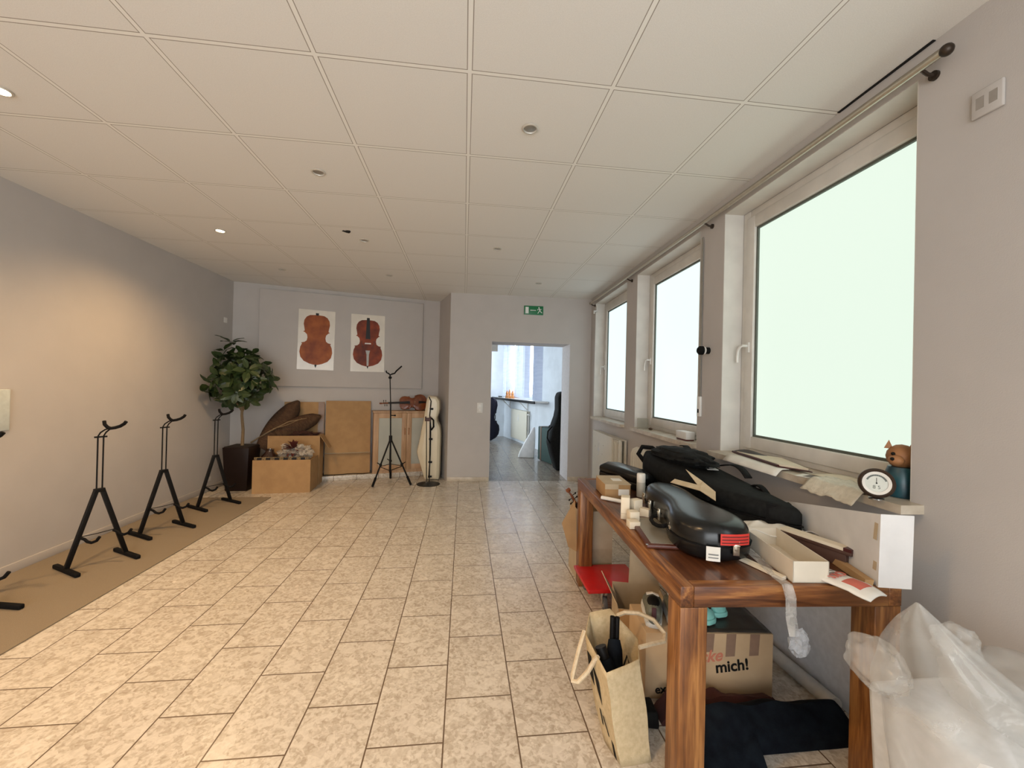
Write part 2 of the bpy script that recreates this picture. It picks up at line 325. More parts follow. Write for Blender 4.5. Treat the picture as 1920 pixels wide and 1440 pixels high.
w5 = thing('window_5', None, None, (0, -3.2, 0)); w5['kind'] = 'structure'
build('window_frame', MB().box((-2.9, -.1, .35), (-2.82, 0, 2.55)).box((1.12, -.1, .35), (1.2, 0, 2.55)).box((-2.82, -.1, .35), (1.12, 0, .43)).box((-2.82, -.1, 2.47), (1.12, 0, 2.55)).box((-.89, -.1, .43), (-.81, 0, 2.47)), M_frame, w5)
build('window_pane', MB().box((-2.82, -.06, .43), (1.12, -.05, 2.47)), emis('shop window daylight', (.93, .97, 1.0), BACK_E), w5)
# ------------------------------------------------------------------ next room
P0 = Vector((1.39, 10.96, 0)); dv = Vector((-.2238, .9746, 0)); NRZ = atan2(.2238, .9746)   # window wall there: local y = away, x = outward
def NP(x, y, z): return P0 + dv * y + Vector((.9746, .2238, 0)) * x + Vector((0, 0, z))
wn_ = MB().at(tuple(P0), rz=NRZ)
SL = [(-2.05, -1.42), (-1.02, .05), ]
W2 = [(-1.95, -1.02, 1.10, 2.75), (-.75, .72, 1.2, 2.8)]
wn_.box((0, -5.0, 0), (.25, -1.25, 3)).box((0, .78, 0), (.25, .95, 3)).box((0, -1.25, 0), (.25, .78, 1.22)).box((0, -1.25, 2.85), (.25, .78, 3))
struct('wall_next_room_right', wn_, M_wall2)
struct('wall_next_room_far', MB().box((-2.6, 11.86, 0), (1.21, 12.1, 3)), M_wall2)
struct('wall_next_room_left', MB().box((-2.75, 6.79, 0), (-2.6, 12.0, .8)).box((-2.75, 6.79, 2.5), (-2.6, 12.0, 3)).box((-2.75, 6.79, .8), (-2.6, 7.4, 2.5)).box((-2.75, 11.2, .8), (-2.6, 12.0, 2.5)), M_wall2)
w6 = thing('window_6', None, None, tuple(P0), NRZ); w6['kind'] = 'structure'
build('window_frame', MB().box((.1, -1.25, 1.22), (.16, -1.19, 2.85)).box((.1, .72, 1.22), (.16, .78, 2.85)).box((.1, -1.19, 1.22), (.16, .72, 1.28)).box((.1, -1.19, 2.79), (.16, .72, 2.85)), M_white, w6)
build('window_pane', MB().box((.12, -1.19, 1.28), (.13, .72, 2.79)), emis('bright pane', (.93, .98, 1.0), ROOM2_E), w6)
w7 = thing('window_7', None, None, (-2.6, 9.3, 0)); w7['kind'] = 'structure'  # unseen window, added to light the next room
build('window_frame', MB().box((-.1, -1.9, .8), (-.04, -1.84, 2.5)).box((-.1, 1.84, .8), (-.04, 1.9, 2.5)).box((-.1, -1.84, .8), (-.04, 1.84, .86)).box((-.1, -1.84, 2.44), (-.04, 1.84, 2.5)), M_white, w7)
build('window_pane', MB().box((-.08, -1.84, .86), (-.07, 1.84, 2.44)), emis('added side pane', (.80, .91, 1.0), ROOM2_E * 1.35), w7)
# ================================================================== CEILING LIGHTS
M_glassbulb = mat('halogen reflector', (.42, .40, .36), .3, .6)
M_ring = mat('pale metal ring', (.62, .59, .53), .35, .2, scale=40)
M_lit = emis('burning halogen', (1, .78, .42), 60)
def downlight(x, y, label, lit=False):
    t = thing('recessed_spotlight', label, 'ceiling light', (x, y, H), 0, 'recessed ceiling spotlights')
    build('ring', MB().lathe([(.036, -.001), (.045, -.001), (.047, -.004), (.042, -.008), (.036, -.008), (.032, .004), (.036, -.001)], 28), M_ring, t, smooth=True)
    build('bulb', MB().lathe([(.001, -.004), (.026, -.005), (.033, -.002), (.033, .004), (.001, .004)], 20), M_lit if lit else M_glassbulb, t, smooth=True)
    if lit:
        li = bpy.data.lights.new('halogen_light', 'SPOT'); li.energy = SPOT_W; li.color = (1, .63, .30); li.spot_size = radians(150); li.spot_blend = 1; li.shadow_soft_size = .035
        lo = bpy.data.objects.new('halogen_light', li); COL.objects.link(lo); lo.parent = t; lo.location = (0, 0, -.03)
    return t
downlight(.324, 2.188, 'unlit round ceiling spotlight nearest the camera, in the middle of the ceiling')
downlight(-1.004, 2.862, 'unlit ceiling spotlight left of centre, nearer than the dark hole')
downlight(-1.012, 4.16, 'unlit ceiling spotlight just beside the dark hole in the ceiling')
downlight(.308, 4.166, 'unlit ceiling spotlight in the middle of the ceiling, halfway to the exit sign')
downlight(-1.002, 5.459, 'unlit ceiling spotlight high above the black tripod stand')
downlight(-2.319, 5.451, 'unlit ceiling spotlight nearest the far left corner')
downlight(.975, 5.461, 'unlit ceiling spotlight just in front of the green exit sign')
downlight(-2.323, 4.144, 'brightly glowing warm ceiling spotlight near the left wall, the farther lit one', True)
downlight(-2.312, 2.293, 'glowing warm ceiling spotlight cut by the left edge of the photo', True)
downlight(-2.31, .75, 'glowing warm ceiling spotlight behind the camera by the left wall', True)
downlight(-1.0, .75, 'glowing warm ceiling spotlight behind the camera near the middle', True)
hl = MB().prism([(.036 * cos(a * pi / 5) * (1 + .25 * sin(a * 3)), .030 * sin(a * pi / 5) * (1 + .2 * cos(a * 2)) + (.02 if a in (2, 7) else 0)) for a in range(10)], -.004, .002)
single('ceiling_hole', hl, mat('dark void', (.004, .003, .003), .9), 'small ragged black hole in the ceiling tile left of centre', 'hole', (-1.12, 3.945, H))

# ================================================================== LEFT SIDE
single('carpet_runner', MB().box((-3.296, .3, 0), (-2.385, 5.463, .008)), M_carpet, 'long taupe carpet runner laid along the left wall under the stands', 'carpet')
single('wall_heater', MB().box((0, -.72, 0), (.022, .0, .30)), mat('pale blue grey enamel', (.60, .66, .65), .5), 'white panel on the left wall cut by the photo edge', 'wall panel', (-3.309, 3.385, 1.07), bevel=.006)
def socket(name, label, loc, rz, w, h, rockers, axis='v', m=None, cat='socket'):
    t = thing(name, label, cat, loc, rz)
    build('cover_plate', MB().box((-w / 2, -.010, -h / 2), (w / 2, 0, h / 2)), m or M_white, t, bevel=.004)
    for k in range(rockers):
        o = (k - (rockers - 1) / 2) * .071
        c = (o, 0) if axis == 'h' else (0, o)
        build('insert', MB().box((c[0] - .026, -.0145, c[1] - .026), (c[0] + .026, -.0095, c[1] + .026)), m or M_white, t, bevel=.003)
    return t
socket('wall_socket', 'small white plate high on the left wall near the corner above the plant', (-3.309, 6.08, 2.30), -pi / 2, .09, .075, 1)
socket('wall_socket', 'small white plate low on the left wall behind the farthest stand', (-3.309, 5.80, .16), -pi / 2, .10, .06, 1)
# cello stands: local x = along the leg plane, -y ... feet point to local +y
def cello_stand(label, loc, rz):
    t = thing('cello_stand', label, 'instrument stand', loc, rz, 'row of black cello stands on the carpet')
    for sx in (-1, 1):
        lg = MB()
        x0, x1 = sx * .018, sx * .175
        dx = Vector((x1 - x0, 0, .03 - .575)).normalized(); px = Vector((-dx.z, 0, dx.x)) * .0155
        a, b = Vector((x0, 0, .578)), Vector((x1, 0, .028)); py = Vector((0, .0125, 0))
        lg.hexa([b - px - py, b + px - py, b + px + py, b - px + py, a - px - py, a + px - py, a + px + py, a - px + py])
        leg = build('leg', lg, M_black, t, bevel=.003)
        build('foot_bar', MB().cb((sx * .178, .01, .016), (.034, .36, .03)), M_blackm, t, bevel=.008)
        f = .33 if sx < 0 else .27
        hx = x0 + (x1 - x0) * (1 - (f - .03) / .545 * 1.0)
        pts = [(hx - .55 * y_, y_ + .01, z_) for y_, z_ in ((0, .235), (.025, .225), (.045, .205), (.07, .198), (.10, .212), (.118, .242))]
        build('support_hook', MB().tube(pts, .0105, 8), M_blackm, t, smooth=True)
    build('hinge_block', MB().cb((0, 0, .575), (.066, .03, .03)), M_black, t, bevel=.004)
    for sx in (-1, 1):
        build('rod', MB().tube([(sx * .017, 0, .57), (sx * .017, 0, 1.0), (sx * .017 - .008, .016, 1.03), (sx * .014 - .022, .045, 1.055), (sx * .01 - .033, .07, 1.062)], .0055, 8), M_black, t, smooth=True)
    build('rod_clip', MB().cb((0, 0, .995), (.075, .014, .012)), M_black, t)
    yk = MB().tube([(.0, .045, 1.122), (.002, .058, 1.096), (-.012, .066, 1.074), (-.03, .072, 1.064), (-.05, .088, 1.068), (-.07, .115, 1.080), (-.085, .14, 1.10), (-.092, .15, 1.118)], .0125, 8)
    build('neck_yoke', yk, M_blackm, t, smooth=True)
    build('cross_wire', MB().tube([(-.118, 0, .24), (0, 0, .236), (.118, 0, .24)], .003, 6), M_black, t)
    return t
# leg plane direction (.5,.866): rotate local x to it; feet (local y) then point toward -x,+y ; use the opposite sense
SRZ = atan2(-.30, -.175)
cs = cello_stand('second nearest of four black cello stands, standing whole near the left wall', (-2.835, 3.57, .008), SRZ)
copy_tree(cs, (-2.85, 4.285, .008), SRZ, 'third of the four black cello stands, between the second and the farthest')
copy_tree(cs, (-2.85, 5.11, .008), SRZ - .04, 'farthest of the four black cello stands, next to the potted plant')
copy_tree(cs, (-2.94, 2.76, .008), SRZ + .33, 'nearest black cello stand, mostly cut off by the left edge of the photo')

# ================================================================== ALCOVE
single('wall_panel_board', MB().box((.29, -.045, 1.398), (2.645, 0, 2.815)), M_wall, 'large grey painted board fixed on the alcove wall behind two posters', 'board', (-3.269, 6.268, 0), ARZ, bevel=.003)
PROF = [(0, .03), (.008, .10), (.045, .148), (.11, .178), (.19, .186), (.27, .174), (.325, .168), (.345, .190), (.357, .166), (.40, .135), (.46, .127), (.52, .137), (.552, .166), (.565, .212), (.585, .200), (.65, .222), (.75, .232), (.85, .216), (.93, .168), (.98, .09), (1, .03)]
def viol(L, wk, corners=True):     # outline, top of body at +L/2
    pr = PROF if corners else [(a, (w if abs(a - .345) > .03 and abs(a - .56) > .03 else .165 if a < .45 else .178)) for a, w in PROF]
    k = L / .76 * wk
    R = [(w * k, L / 2 - a * L) for a, w in pr]
    return R + [(-x, y) for x, y in reversed(R)]
M_body1 = mat('printed amber varnish', (.36, .095, .012), .45, spec=.25, c2=(.21, .042, .006), scale=6)
M_body2 = mat('printed red brown varnish', (.27, .045, .009), .45, spec=.25, c2=(.11, .018, .005), scale=6)
M_poster = mat('glossy poster paper', (.72, .67, .58), .22, scale=4)
M_silver = mat('printed grey', (.42, .40, .36), .4)
def poster(label, s, z, w, h, rot, body, L, front):
    t = thing('poster', label, 'poster', tuple(AP(s, .0462, z)), ARZ, 'cello posters'); 
    m = MB().at((0, 0, 0), ry=rot)
    build('sheet', MB().at(ry=rot).box((-w / 2, 0, -h / 2), (w / 2, .0016, h / 2)), M_poster, t)
    def X(out, y0, y1, cz=0): 
        q = MB().at(ry=rot); return q.xprism([(x, z_ + cz) for x, z_ in out], y0, y1)
    build('printed_cello_body', X(viol(L, .98), -.0008, .0), body, t)
    if not front:
        build('printed_neck', X([(-.02, L / 2 - .005), (.02, L / 2 - .005), (.022, L / 2 + .03), (-.022, L / 2 + .03)], -.0011, 0), M_ebony, t)
        build('printed_button', X([(-.016, -L / 2 - .008), (0, -L / 2 - .05), (.016, -L / 2 - .008), (.012, -L / 2 + .003), (-.012, -L / 2 + .003)], -.0011, 0), M_ebony, t)
    else:
        build('printed_fingerboard', X([(-.021, L / 2 + .035), (.021, L / 2 + .035), (.036, L / 2 - .30), (-.036, L / 2 - .30)], -.0011, 0), M_ebony, t)
        build('printed_bridge', X([(-.048, -.014), (.048, -.014), (.044, .006), (-.044, .006)], -.0011, 0), M_paper, t)
        build('printed_tailpiece', X([(-.034, -.115), (.034, -.115), (.018, -.18), (.014, -L / 2 + .01), (-.014, -L / 2 + .01), (-.018, -.18)], -.0011, 0), M_silver, t)
        build('printed_button', X([(-.014, -L / 2), (0, -L / 2 - .04), (.014, -L / 2)], -.0013, 0), M_ebony, t)
        for sx in (-1, 1):
            pts = [(sx * (.085 + .012 * sin(k)), 0, .04 - k * .022) for k in range(6)]
            build('printed_sound_hole', MB().at(ry=rot).tube(pts, .0035, 5), M_ebony, t)
    return t
poster('left poster, showing the amber back of a cello on white', 1.048, 2.108, .505, .905, .012, M_body1, .755, False)
poster('right poster, showing the red brown front of a cello with fingerboard', 1.787, 2.102, .505, .902, -.006, M_body2, .735, True)
# cabinet
cb_ = thing('cabinet', 'low light wood cabinet with frosted glass doors behind the tripod stand', 'cabinet', tuple(AP(1.89, .29, .071)), ARZ)
CH = .945; CW = 1.0
build('carcass', MB().box((0, .018, 0), (.018, .27, CH)).box((CW - .018, .018, 0), (CW, .27, CH)).box((.018, .018, 0), (CW - .018, .27, .05)).box((-.012, -.004, CH), (CW + .004, .275, CH + .024)).box((.018, .25, .05), (CW - .018, .27, CH)), M_beech, cb_)
for k, (x0, x1) in enumerate(((.004, .498), (.502, .996))):
    d = build('door', MB().box((x0, 0, .05), (x0 + .075, .017, CH - .004)).box((x1 - .075, 0, .05), (x1, .017, CH - .004)).box((x0 + .075, 0, .05), (x1 - .075, .017, .13)).box((x0 + .075, 0, CH - .084), (x1 - .075, .017, CH - .004)), M_beech, cb_, bevel=.003)
    build('frosted_panel', MB().box((x0 + .075, .006, .13), (x1 - .075, .011, CH - .084)), M_frost, d)
    hx = x1 - .028 if k == 0 else x0 + .028
    build('handle', MB().tube([(hx, 0, .60), (hx, -.022, .605), (hx, -.022, .695), (hx, 0, .70)], .006, 8), mat('copper handle', (.40, .17, .07), .35, .6) if k == 0 else bpy.data.materials['copper handle'], d, smooth=True)
# cardboard sheets
def lean(name, label, s0, s1, z1, offb, offt, z0=.071, th=.012, m=M_card):
    q = [AP(s0, offb + th, z0), AP(s1, offb + th, z0), AP(s1, offb, z0), AP(s0, offb, z0), AP(s0, offt + th, z1), AP(s1, offt + th, z1), AP(s1, offt, z1), AP(s0, offt, z1)]
    return q
c = (-3.269, 6.268, 0)
t = thing('cardboard_sheet', 'flat cardboard sheet leaning on the alcove wall, half hidden by the boxes', 'cardboard', (0, 0, 0), 0, 'leaning cardboard sheets')
build('sheet', MB().hexa(lean('', '', .64, 1.185, 1.165, .13, .016)), M_card, t)
build('tape_strip', MB().hexa(lean('', '', 1.10, 1.18, 1.164, .1435, .0295, th=.001)), mat('brown packing tape', (.20, .095, .03), .35, scale=9), t)
t = thing('cardboard_sheet', 'flat cardboard sheet leaning on the alcove wall, right one next to the cabinet', 'cardboard', (0, 0, 0), 0, 'leaning cardboard sheets')
build('sheet', MB().hexa(lean('', '', 1.205, 1.855, 1.185, .19, .034)), M_card, t)
build('crease', MB().hexa(lean('', '', 1.205, 1.855, .40, .2035, .158, z0=.39, th=.001)), M_card2, t)
single('floor_cable', MB().tube([AP(.95, .20, .078), AP(1.4, .225, .079), AP(1.62, .235, .085), AP(1.75, .245, .079), AP(1.88, .26, .09)], .006, 6), M_blackm, 'thin black cable lying below the leaning cardboard sheets', 'cable', smooth=True)
# violin lying on the cabinet, face toward the room, neck to the left
def fiddle(name, label, cat, loc, rot, L, group=None, rib=.038, wk=.92):
    t = thing(name, label, cat, loc, 0, group); t.rotation_euler = rot
    body = MB()
    o = viol(L, wk); o2 = [(x * .96, y * .97) for x, y in o]
    body.loft([[(x, y, -rib / 2 - .006) for x, y in [(a * .72, b * .8) for a, b in o]], [(x, y, -rib / 2) for x, y in o], [(x, y, rib / 2) for x, y in o], [(x * .93, y * .95, rib / 2 + .005) for x, y in o], [(x * .5, y * .6, rib / 2 + .012) for x, y in o]])
    build('body', body, M_violin, t, bevel=0)
    top = L / 2; nl = L * .40
    build('neck', MB().tube([(0, top - .01, rib / 2 - .008), (0, top + nl, rib / 2 + .004)], [.013, .011], 8), M_violin, t, smooth=True)
    build('fingerboard', MB().loft([[(-.012, top + nl, rib / 2 + .010), (.012, top + nl, rib / 2 + .010), (.012, top + nl, rib / 2 + .018), (-.012, top + nl, rib / 2 + .018)], [(-.021, top - L * .36, rib / 2 + .022), (.021, top - L * .36, rib / 2 + .022), (.021, top - L * .36, rib / 2 + .032), (-.021, top - L * .36, rib / 2 + .032)]]), M_ebony, t)
    build('tailpiece', MB().loft([[(-.02, -L * .18, rib / 2 + .026), (.02, -L * .18, rib / 2 + .026), (.02, -L * .18, rib / 2 + .034), (-.02, -L * .18, rib / 2 + .034)], [(-.009, -L * .47, rib / 2 + .012), (.009, -L * .47, rib / 2 + .012), (.009, -L * .47, rib / 2 + .02), (-.009, -L * .47, rib / 2 + .02)]]), M_ebony, t)
    build('bridge', MB().cb((0, -L * .04, rib / 2 + .024), (.04, .005, .034)), M_beech, t)
    pb = MB().tube([(0, top + nl - .005, rib / 2 + .004), (0, top + nl + .07, rib / 2 - .006), (0, top + nl + .10, rib / 2 - .022)], [.012, .009, .008], 8)
    pb.tube([(-.012, top + nl + .112, rib / 2 - .020), (.012, top + nl + .112, rib / 2 - .020)], .017, 12)
    build('scroll', pb, M_violin, t, smooth=True)
    for k in range(4):
        sx = 1 if k % 2 else -1
        build('peg', MB().tube([(-sx * .012, top + nl + .018 + k * .016, rib / 2), (sx * .032, top + nl + .018 + k * .016, rib / 2)], .0032, 6).sphere((sx * .040, top + nl + .018 + k * .016, rib / 2), (.010, .008, .004), 8, 5), M_ebony, t, smooth=True)
    return t
vm = Matrix.Rotation(ARZ, 4, 'Z') @ Matrix.Rotation(radians(78), 4, 'X') @ Matrix.Rotation(radians(91.5), 4, 'Z')
fiddle('viola', 'brown viola lying on the light wood cabinet, neck pointing left', 'viola', tuple(AP(2.50, .17, 1.168)), vm.to_euler(), .44, rib=.04, wk=1.0)

# potted plant
pt = thing('potted_plant', 'bushy dark green potted tree in the far left corner', 'plant', (-2.97, 5.92, 0))
build('planter', MB().loft([[(x * .135, y * .135, 0) for x, y in ((-1, -1), (1, -1), (1, 1), (-1, 1))], [(x * .165, y * .165, .58) for x, y in ((-1, -1), (1, -1), (1, 1), (-1, 1))]]), M_pot, pt, bevel=.008)
build('soil', MB().box((-.15, -.15, .57), (.15, .15, .588)), mat('dark soil', (.02, .012, .008), .95, scale=40, bump=.8), pt)
build('trunk', MB().tube([(.0, 0, .57), (.015, -.02, .8), (.01, -.05, 1.0), (.03, -.08, 1.25), (.03, -.12, 1.5)], [.022, .02, .018, .014, .008], 8).tube([(.01, -.05, 1.02), (.12, -.12, 1.25), (.22, -.15, 1.4)], [.01, .008, .005], 6).tube([(.01, -.05, 1.05), (-.1, -.12, 1.3), (-.12, -.2, 1.55)], [.01, .008, .005], 6), M_trunk, pt, smooth=True)
def leaf(mb, p, d, upv, L, W):
    d = d.normalized(); s = d.cross(upv).normalized(); n = s.cross(d)
    P = lambda a, b, c_: p + d * a * L + s * b * W + n * c_ * L
    V = [P(0, 0, 0), P(.22, -.36, .05), P(.55, -.5, .06), P(.85, -.26, .0), P(1, 0, -.08), P(.85, .26, .0), P(.55, .5, .06), P(.22, .36, .05), P(.3, 0, 0), P(.65, 0, .0)]
    mb.add(V, [(0, 8, 1), (1, 8, 9, 2), (2, 9, 3), (3, 9, 4), (4, 9, 5), (5, 9, 6), (6, 9, 8, 7), (7, 8, 0)])
lf = MB(); rnd = random.Random(3)
C0 = Vector((.035, -.17, 1.50))
rosettes = []
for k in range(50):
    u = Vector((rnd.gauss(0, 1), rnd.gauss(0, 1), rnd.gauss(0, 1))).normalized()
    r = rnd.uniform(.45, 1.12)
    rosettes.append((C0 + Vector((u.x * .34 * r, u.y * .30 * r, u.z * .36 * r - .04 * u.x)), u))
rosettes += [(Vector((-.09, -.17, 1.97)), Vector((0, 0, 1))), (Vector((.36, -.2, 1.60)), Vector((.7, 0, .6))), (Vector((-.30, -.1, 1.36)), Vector((-.8, -.2, -.1))), (Vector((-.16, -.2, 1.85)), Vector((-.4, 0, 1))), (Vector((.35, -.2, 1.48)), Vector((.9, -.2, 0)))]
for c_, u in rosettes:
    e1 = u.orthogonal().normalized(); e2 = u.cross(e1)
    nn_ = rnd.randint(5, 7); ph = rnd.random() * 6
    for k in range(nn_):
        a = ph + 2 * pi * k / nn_
        d = (e1 * cos(a) + e2 * sin(a)) * .9 + u * rnd.uniform(.1, .7) + Vector((0, 0, -.22))
        p = c_ + d.normalized() * .02
        q = p + d.normalized() * .17
        if q.x < -.325: continue
        leaf(lf, p, d, u + Vector((0, 0, .3)), rnd.uniform(.13, .20), rnd.uniform(.07, .105))
tag(build('foliage', lf, M_leaf, pt, smooth=False), kind='stuff')

# cartons in the alcove
def carton(name, label, cat, loc, rz, w, d, h, flaps=(), m=M_card, t=.005, group=None, inner=None):
    b = thing(name, label, cat, loc, rz, group)
    x, y = w / 2, d / 2
    build('box_body', MB().box((-x, -y, 0), (x, y, t)).box((-x, -y, t), (x, -y + t, h)).box((-x, y - t, t), (x, y, h)).box((-x, -y + t, t), (-x + t, y - t, h)).box((x - t, -y + t, t), (x, y - t, h)), m, b)
    for side, ln, an in flaps:
        f = MB()
        ex = {'f': (0, -1), 'b': (0, 1), 'l': (-1, 0), 'r': (1, 0)}[side]
        ox, oz = cos(an) * ln, sin(an) * ln
        if side in 'fb':
            s_ = ex[1]; a = [(-x + .006, s_ * y, h), (x - .006, s_ * y, h), (x - .02, s_ * (y + ox), h + oz), (-x + .02, s_ * (y + ox), h + oz)]
        else:
            s_ = ex[0]; a = [(s_ * x, -y + .006, h), (s_ * x, y - .006, h), (s_ * (x + ox), y - .02, h + oz), (s_ * (x + ox), -y + .02, h + oz)]
        f.add(a, [(0, 1, 2, 3)])
        build('flap', f, m, b, thick=t)
    return b
carton('cardboard_box', 'front open cardboard box on the floor right of the dark planter', 'box', (-2.37, 5.86, 0), .085, .70, .38, .435, ())
carton('cardboard_box', 'taller open cardboard box behind the front box with a flap hanging right', 'box', (-2.385, 6.205, 0), .10, .68, .22, .70, (('r', .22, -1.0),))
# patterned garland strip on the front box
gs = thing('patterned_ribbon', 'dark and gold checked strip along the rim of the front cardboard box', 'ribbon', (-2.37, 5.86, 0), .085)
M_gold = mat('dull gold weave', (.26, .17, .06), .5, c2=(.05, .03, .012), scale=90)
build('strip', MB().box((-.335, -.184, .40), (.335, -.179, .475)), M_gold, gs)
for k in range(6):
    build('dark_square', MB().box((-.30 + k * .105, -.186, .412), (-.245 + k * .105, -.1841, .466)), M_ebony, gs)
single('dark_jug', MB().lathe([(.05, 0), (.10, .03), (.12, .12), (.10, .20), (.055, .25), (.05, .28), (.06, .29), (.045, .29), (.04, .25)], 20), mat('brown glazed ceramic', (.035, .014, .008), .12, coat=.5), 'shiny dark brown jug standing in the left of the front cardboard box', 'jug', (-2.58, 5.84, .26), smooth=True)
single('red_decoration', (lambda mb: [leaf(mb, Vector((0, 0, .0)), Vector((rnd.gauss(0, 1), rnd.gauss(0, 1), rnd.gauss(0, 1) + .2)), Vector((.1, .2, 1)), .13, .05) for _ in range(46)] and mb)(MB()), mat('dark red dried petals', (.085, .012, .007), .8), 'dark red dried flower bunch on clear plastic in the front box', 'decoration', (-2.27, 5.80, .56), thick=.002)
def blob(f, nu=40, nv=22):
    return MB().loft([[f(2 * pi * k / nu, i / nv) for k in range(nu)] for i in range(nv + 1)])
def crumple(c_, r, amp=.25, fr=6, seed=0):
    def f(a, t):
        ph = pi * (t * .98 + .01); d = Vector((sin(ph) * cos(a), sin(ph) * sin(a), -cos(ph)))
        k = 1 + amp * noise.noise(d * fr * .5 + Vector((seed, 0, 0))) + amp * .5 * noise.noise(d * fr + Vector((0, seed, 3)))
        return (c_[0] + d.x * r[0] * k, c_[1] + d.y * r[1] * k, c_[2] + d.z * r[2] * k)
    return blob(f)
M_clear = film('clear crumpled plastic', (.55, .50, .42), .45, .12, .9, 18)
single('plastic_bag', crumple((0, 0, 0), (.20, .12, .12), .5, 7, 2), M_clear, 'crumpled clear plastic bag in the right of the front cardboard box', 'plastic bag', (-2.26, 5.86, .50), smooth=True)
def scoop(L, W, depth):     # curved palm sheath
    def f(u, v):
        w = W * (sin(pi * min(1, .12 + v * .80)) ** .7) * (1 if v < .9 else 1 - (v - .9) * 5)
        return ((u - .5) * 2 * w, -depth * (1 - (2 * u - 1) ** 2) * (.4 + v), v * L)
    return MB().grid(f, 10, 16)
dp = single('dried_palm_sheath', scoop(.80, .15, .09), M_dried, 'large brown dried palm sheath rising left above the boxes', 'dried plant', (-2.80, 6.08, .52), 0, 'dried palm sheaths', thick=.008, smooth=True)
dp.rotation_euler = (radians(-10), radians(34), radians(20))
dp = single('dried_palm_sheath', scoop(.62, .12, .06), M_dried, 'smaller dried palm sheath lying across the taller cardboard box', 'dried plant', (-2.62, 6.10, .72), 0, 'dried palm sheaths', thick=.008, smooth=True)
dp.rotation_euler = (radians(-20), radians(66), radians(10))
single('dry_branch', MB().tube([(-2.95, 6.10, .60), (-2.7, 6.08, .76), (-2.45, 6.07, .90), (-2.2, 6.06, .955)], [.012, .010, .008, .004], 6).tube([(-2.65, 6.08, .80), (-2.45, 6.05, .86), (-2.25, 6.04, .955)], [.007, .005, .003], 5), M_trunk, 'thin dry branch sticking out over the taller cardboard box', 'branch', smooth=True)
single('dark_decoration', crumple((0, 0, 0), (.27, .08, .05), .5, 8, 9), mat('dark brown fibres', (.05, .016, .008), .9, scale=20, bump=.6), 'dark brown fibrous bundle filling the top of the taller cardboard box', 'decoration', (-2.385, 6.22, .70), .1)

# tripod instrument stand
ts = thing('tripod_stand', 'tall black folding tripod stand in front of the light wood cabinet', 'instrument stand', (-1.065, 6.22, 0))
build('pole', MB().tube([(0, 0, .155), (0, 0, .66)], .012, 10).tube([(-.0, 0, .66), (-.012, 0, 1.18)], .010, 10).tube([(-.012, 0, 1.18), (-.03, 0, 1.55)], .0075, 10), M_black, ts, smooth=True)
build('collar', MB().tube([(0, 0, .62), (0, 0, .70)], .024, 10), M_black, ts, smooth=True)
build('clamp_knob', MB().tube([(-.01, 0, 1.0), (.05, 0, 1.0)], .008, 8).sphere((.055, 0, 1.0), .014), M_black, ts, smooth=True)
build('top_knob', MB().sphere((-.028, 0, 1.56), (.026, .026, .022)), M_black, ts, smooth=True)
build('neck_yoke', MB().tube([(-.085, -.02, 1.66), (-.08, -.01, 1.635), (-.05, 0, 1.62), (-.03, 0, 1.60), (.0, 0, 1.615), (.035, 0, 1.625), (.06, -.01, 1.66), (.14, -.02, 1.735)], .010, 8).tube([(-.03, 0, 1.56), (-.03, 0, 1.60)], .009, 8), M_blackm, ts, smooth=True)
for k, (fx, fy) in enumerate(((-.185, -.29), (.335, -.19), (-.03, .25))):
    a = Vector((0, 0, .66)); b = Vector((fx, fy, .012)); p1 = a.lerp(b, .5); 
    lg = build('leg', MB().tube([a, b], .0115, 8), M_black, ts, smooth=True)
    build('rubber_foot', MB().tube([a.lerp(b, .82), b], .017, 8), M_blackm, lg, smooth=True)
    build('leg_clamp', MB().sphere(a.lerp(b, .56), .022, 10, 6).tube([a.lerp(b, .56), a.lerp(b, .56) + Vector((-.05 if fx < 0 else .05, 0, .03))], .007, 6), M_black, ts, smooth=True)
    build('brace', MB().tube([(0, 0, .18), a.lerp(b, .60)], .006, 6).tube([(0, 0, .28), a.lerp(b, .60)], .005, 6), M_black, ts)
# white cello case
M_shell = mat('cream white fibreglass', (.66, .58, .42), .32, c2=(.62, .54, .39), scale=5)
wc = thing('cello_case', 'cream white hard instrument case standing in the alcove corner', 'instrument case', (-.50, 6.50, 0), 0)
prof = [(-.062, .012), (.150, .012), (.160, .10), (.163, .70), (.150, .82), (.108, .905), (.100, .96), (.125, 1.03), (.142, 1.12), (.130, 1.23), (.085, 1.285), (-.04, 1.30), (-.068, 1.24), (-.10, .99), (-.155, .66), (-.20, .44), (-.19, .38), (-.085, .05)]
cx_ = .03
build('shell', MB().loft([[(x * .62 + cx_ * .38, -.17, .65 + (z - .65) * .95) for x, z in prof], [(x * .93, -.145, .65 + (z - .65) * .992) for x, z in prof], [(x, -.09, z) for x, z in prof], [(x, .10, z) for x, z in prof], [(x * .75, .16, .65 + (z - .65) * .97) for x, z in prof]]), M_shell, wc, bevel=.018, seg=3, ang=20)
build('seam', MB().tube([(-.03, -.172, 1.285), (.005, -.18, 1.22), (-.01, -.18, 1.0), (.01, -.18, .82), (.012, -.18, .4), (.0, -.18, .05)], .0085, 6), M_blackm, wc)
for z_ in (1.10, .64, .29, .07): build('latch', MB().cb((.015, -.185, z_), (.055, .018, .03)), M_black, wc, bevel=.005)
build('handle', MB().tube([(.015, -.18, .96), (.05, -.205, .93), (.055, -.205, .83), (.02, -.18, .78)], .013, 8), M_blackm, wc, smooth=True)
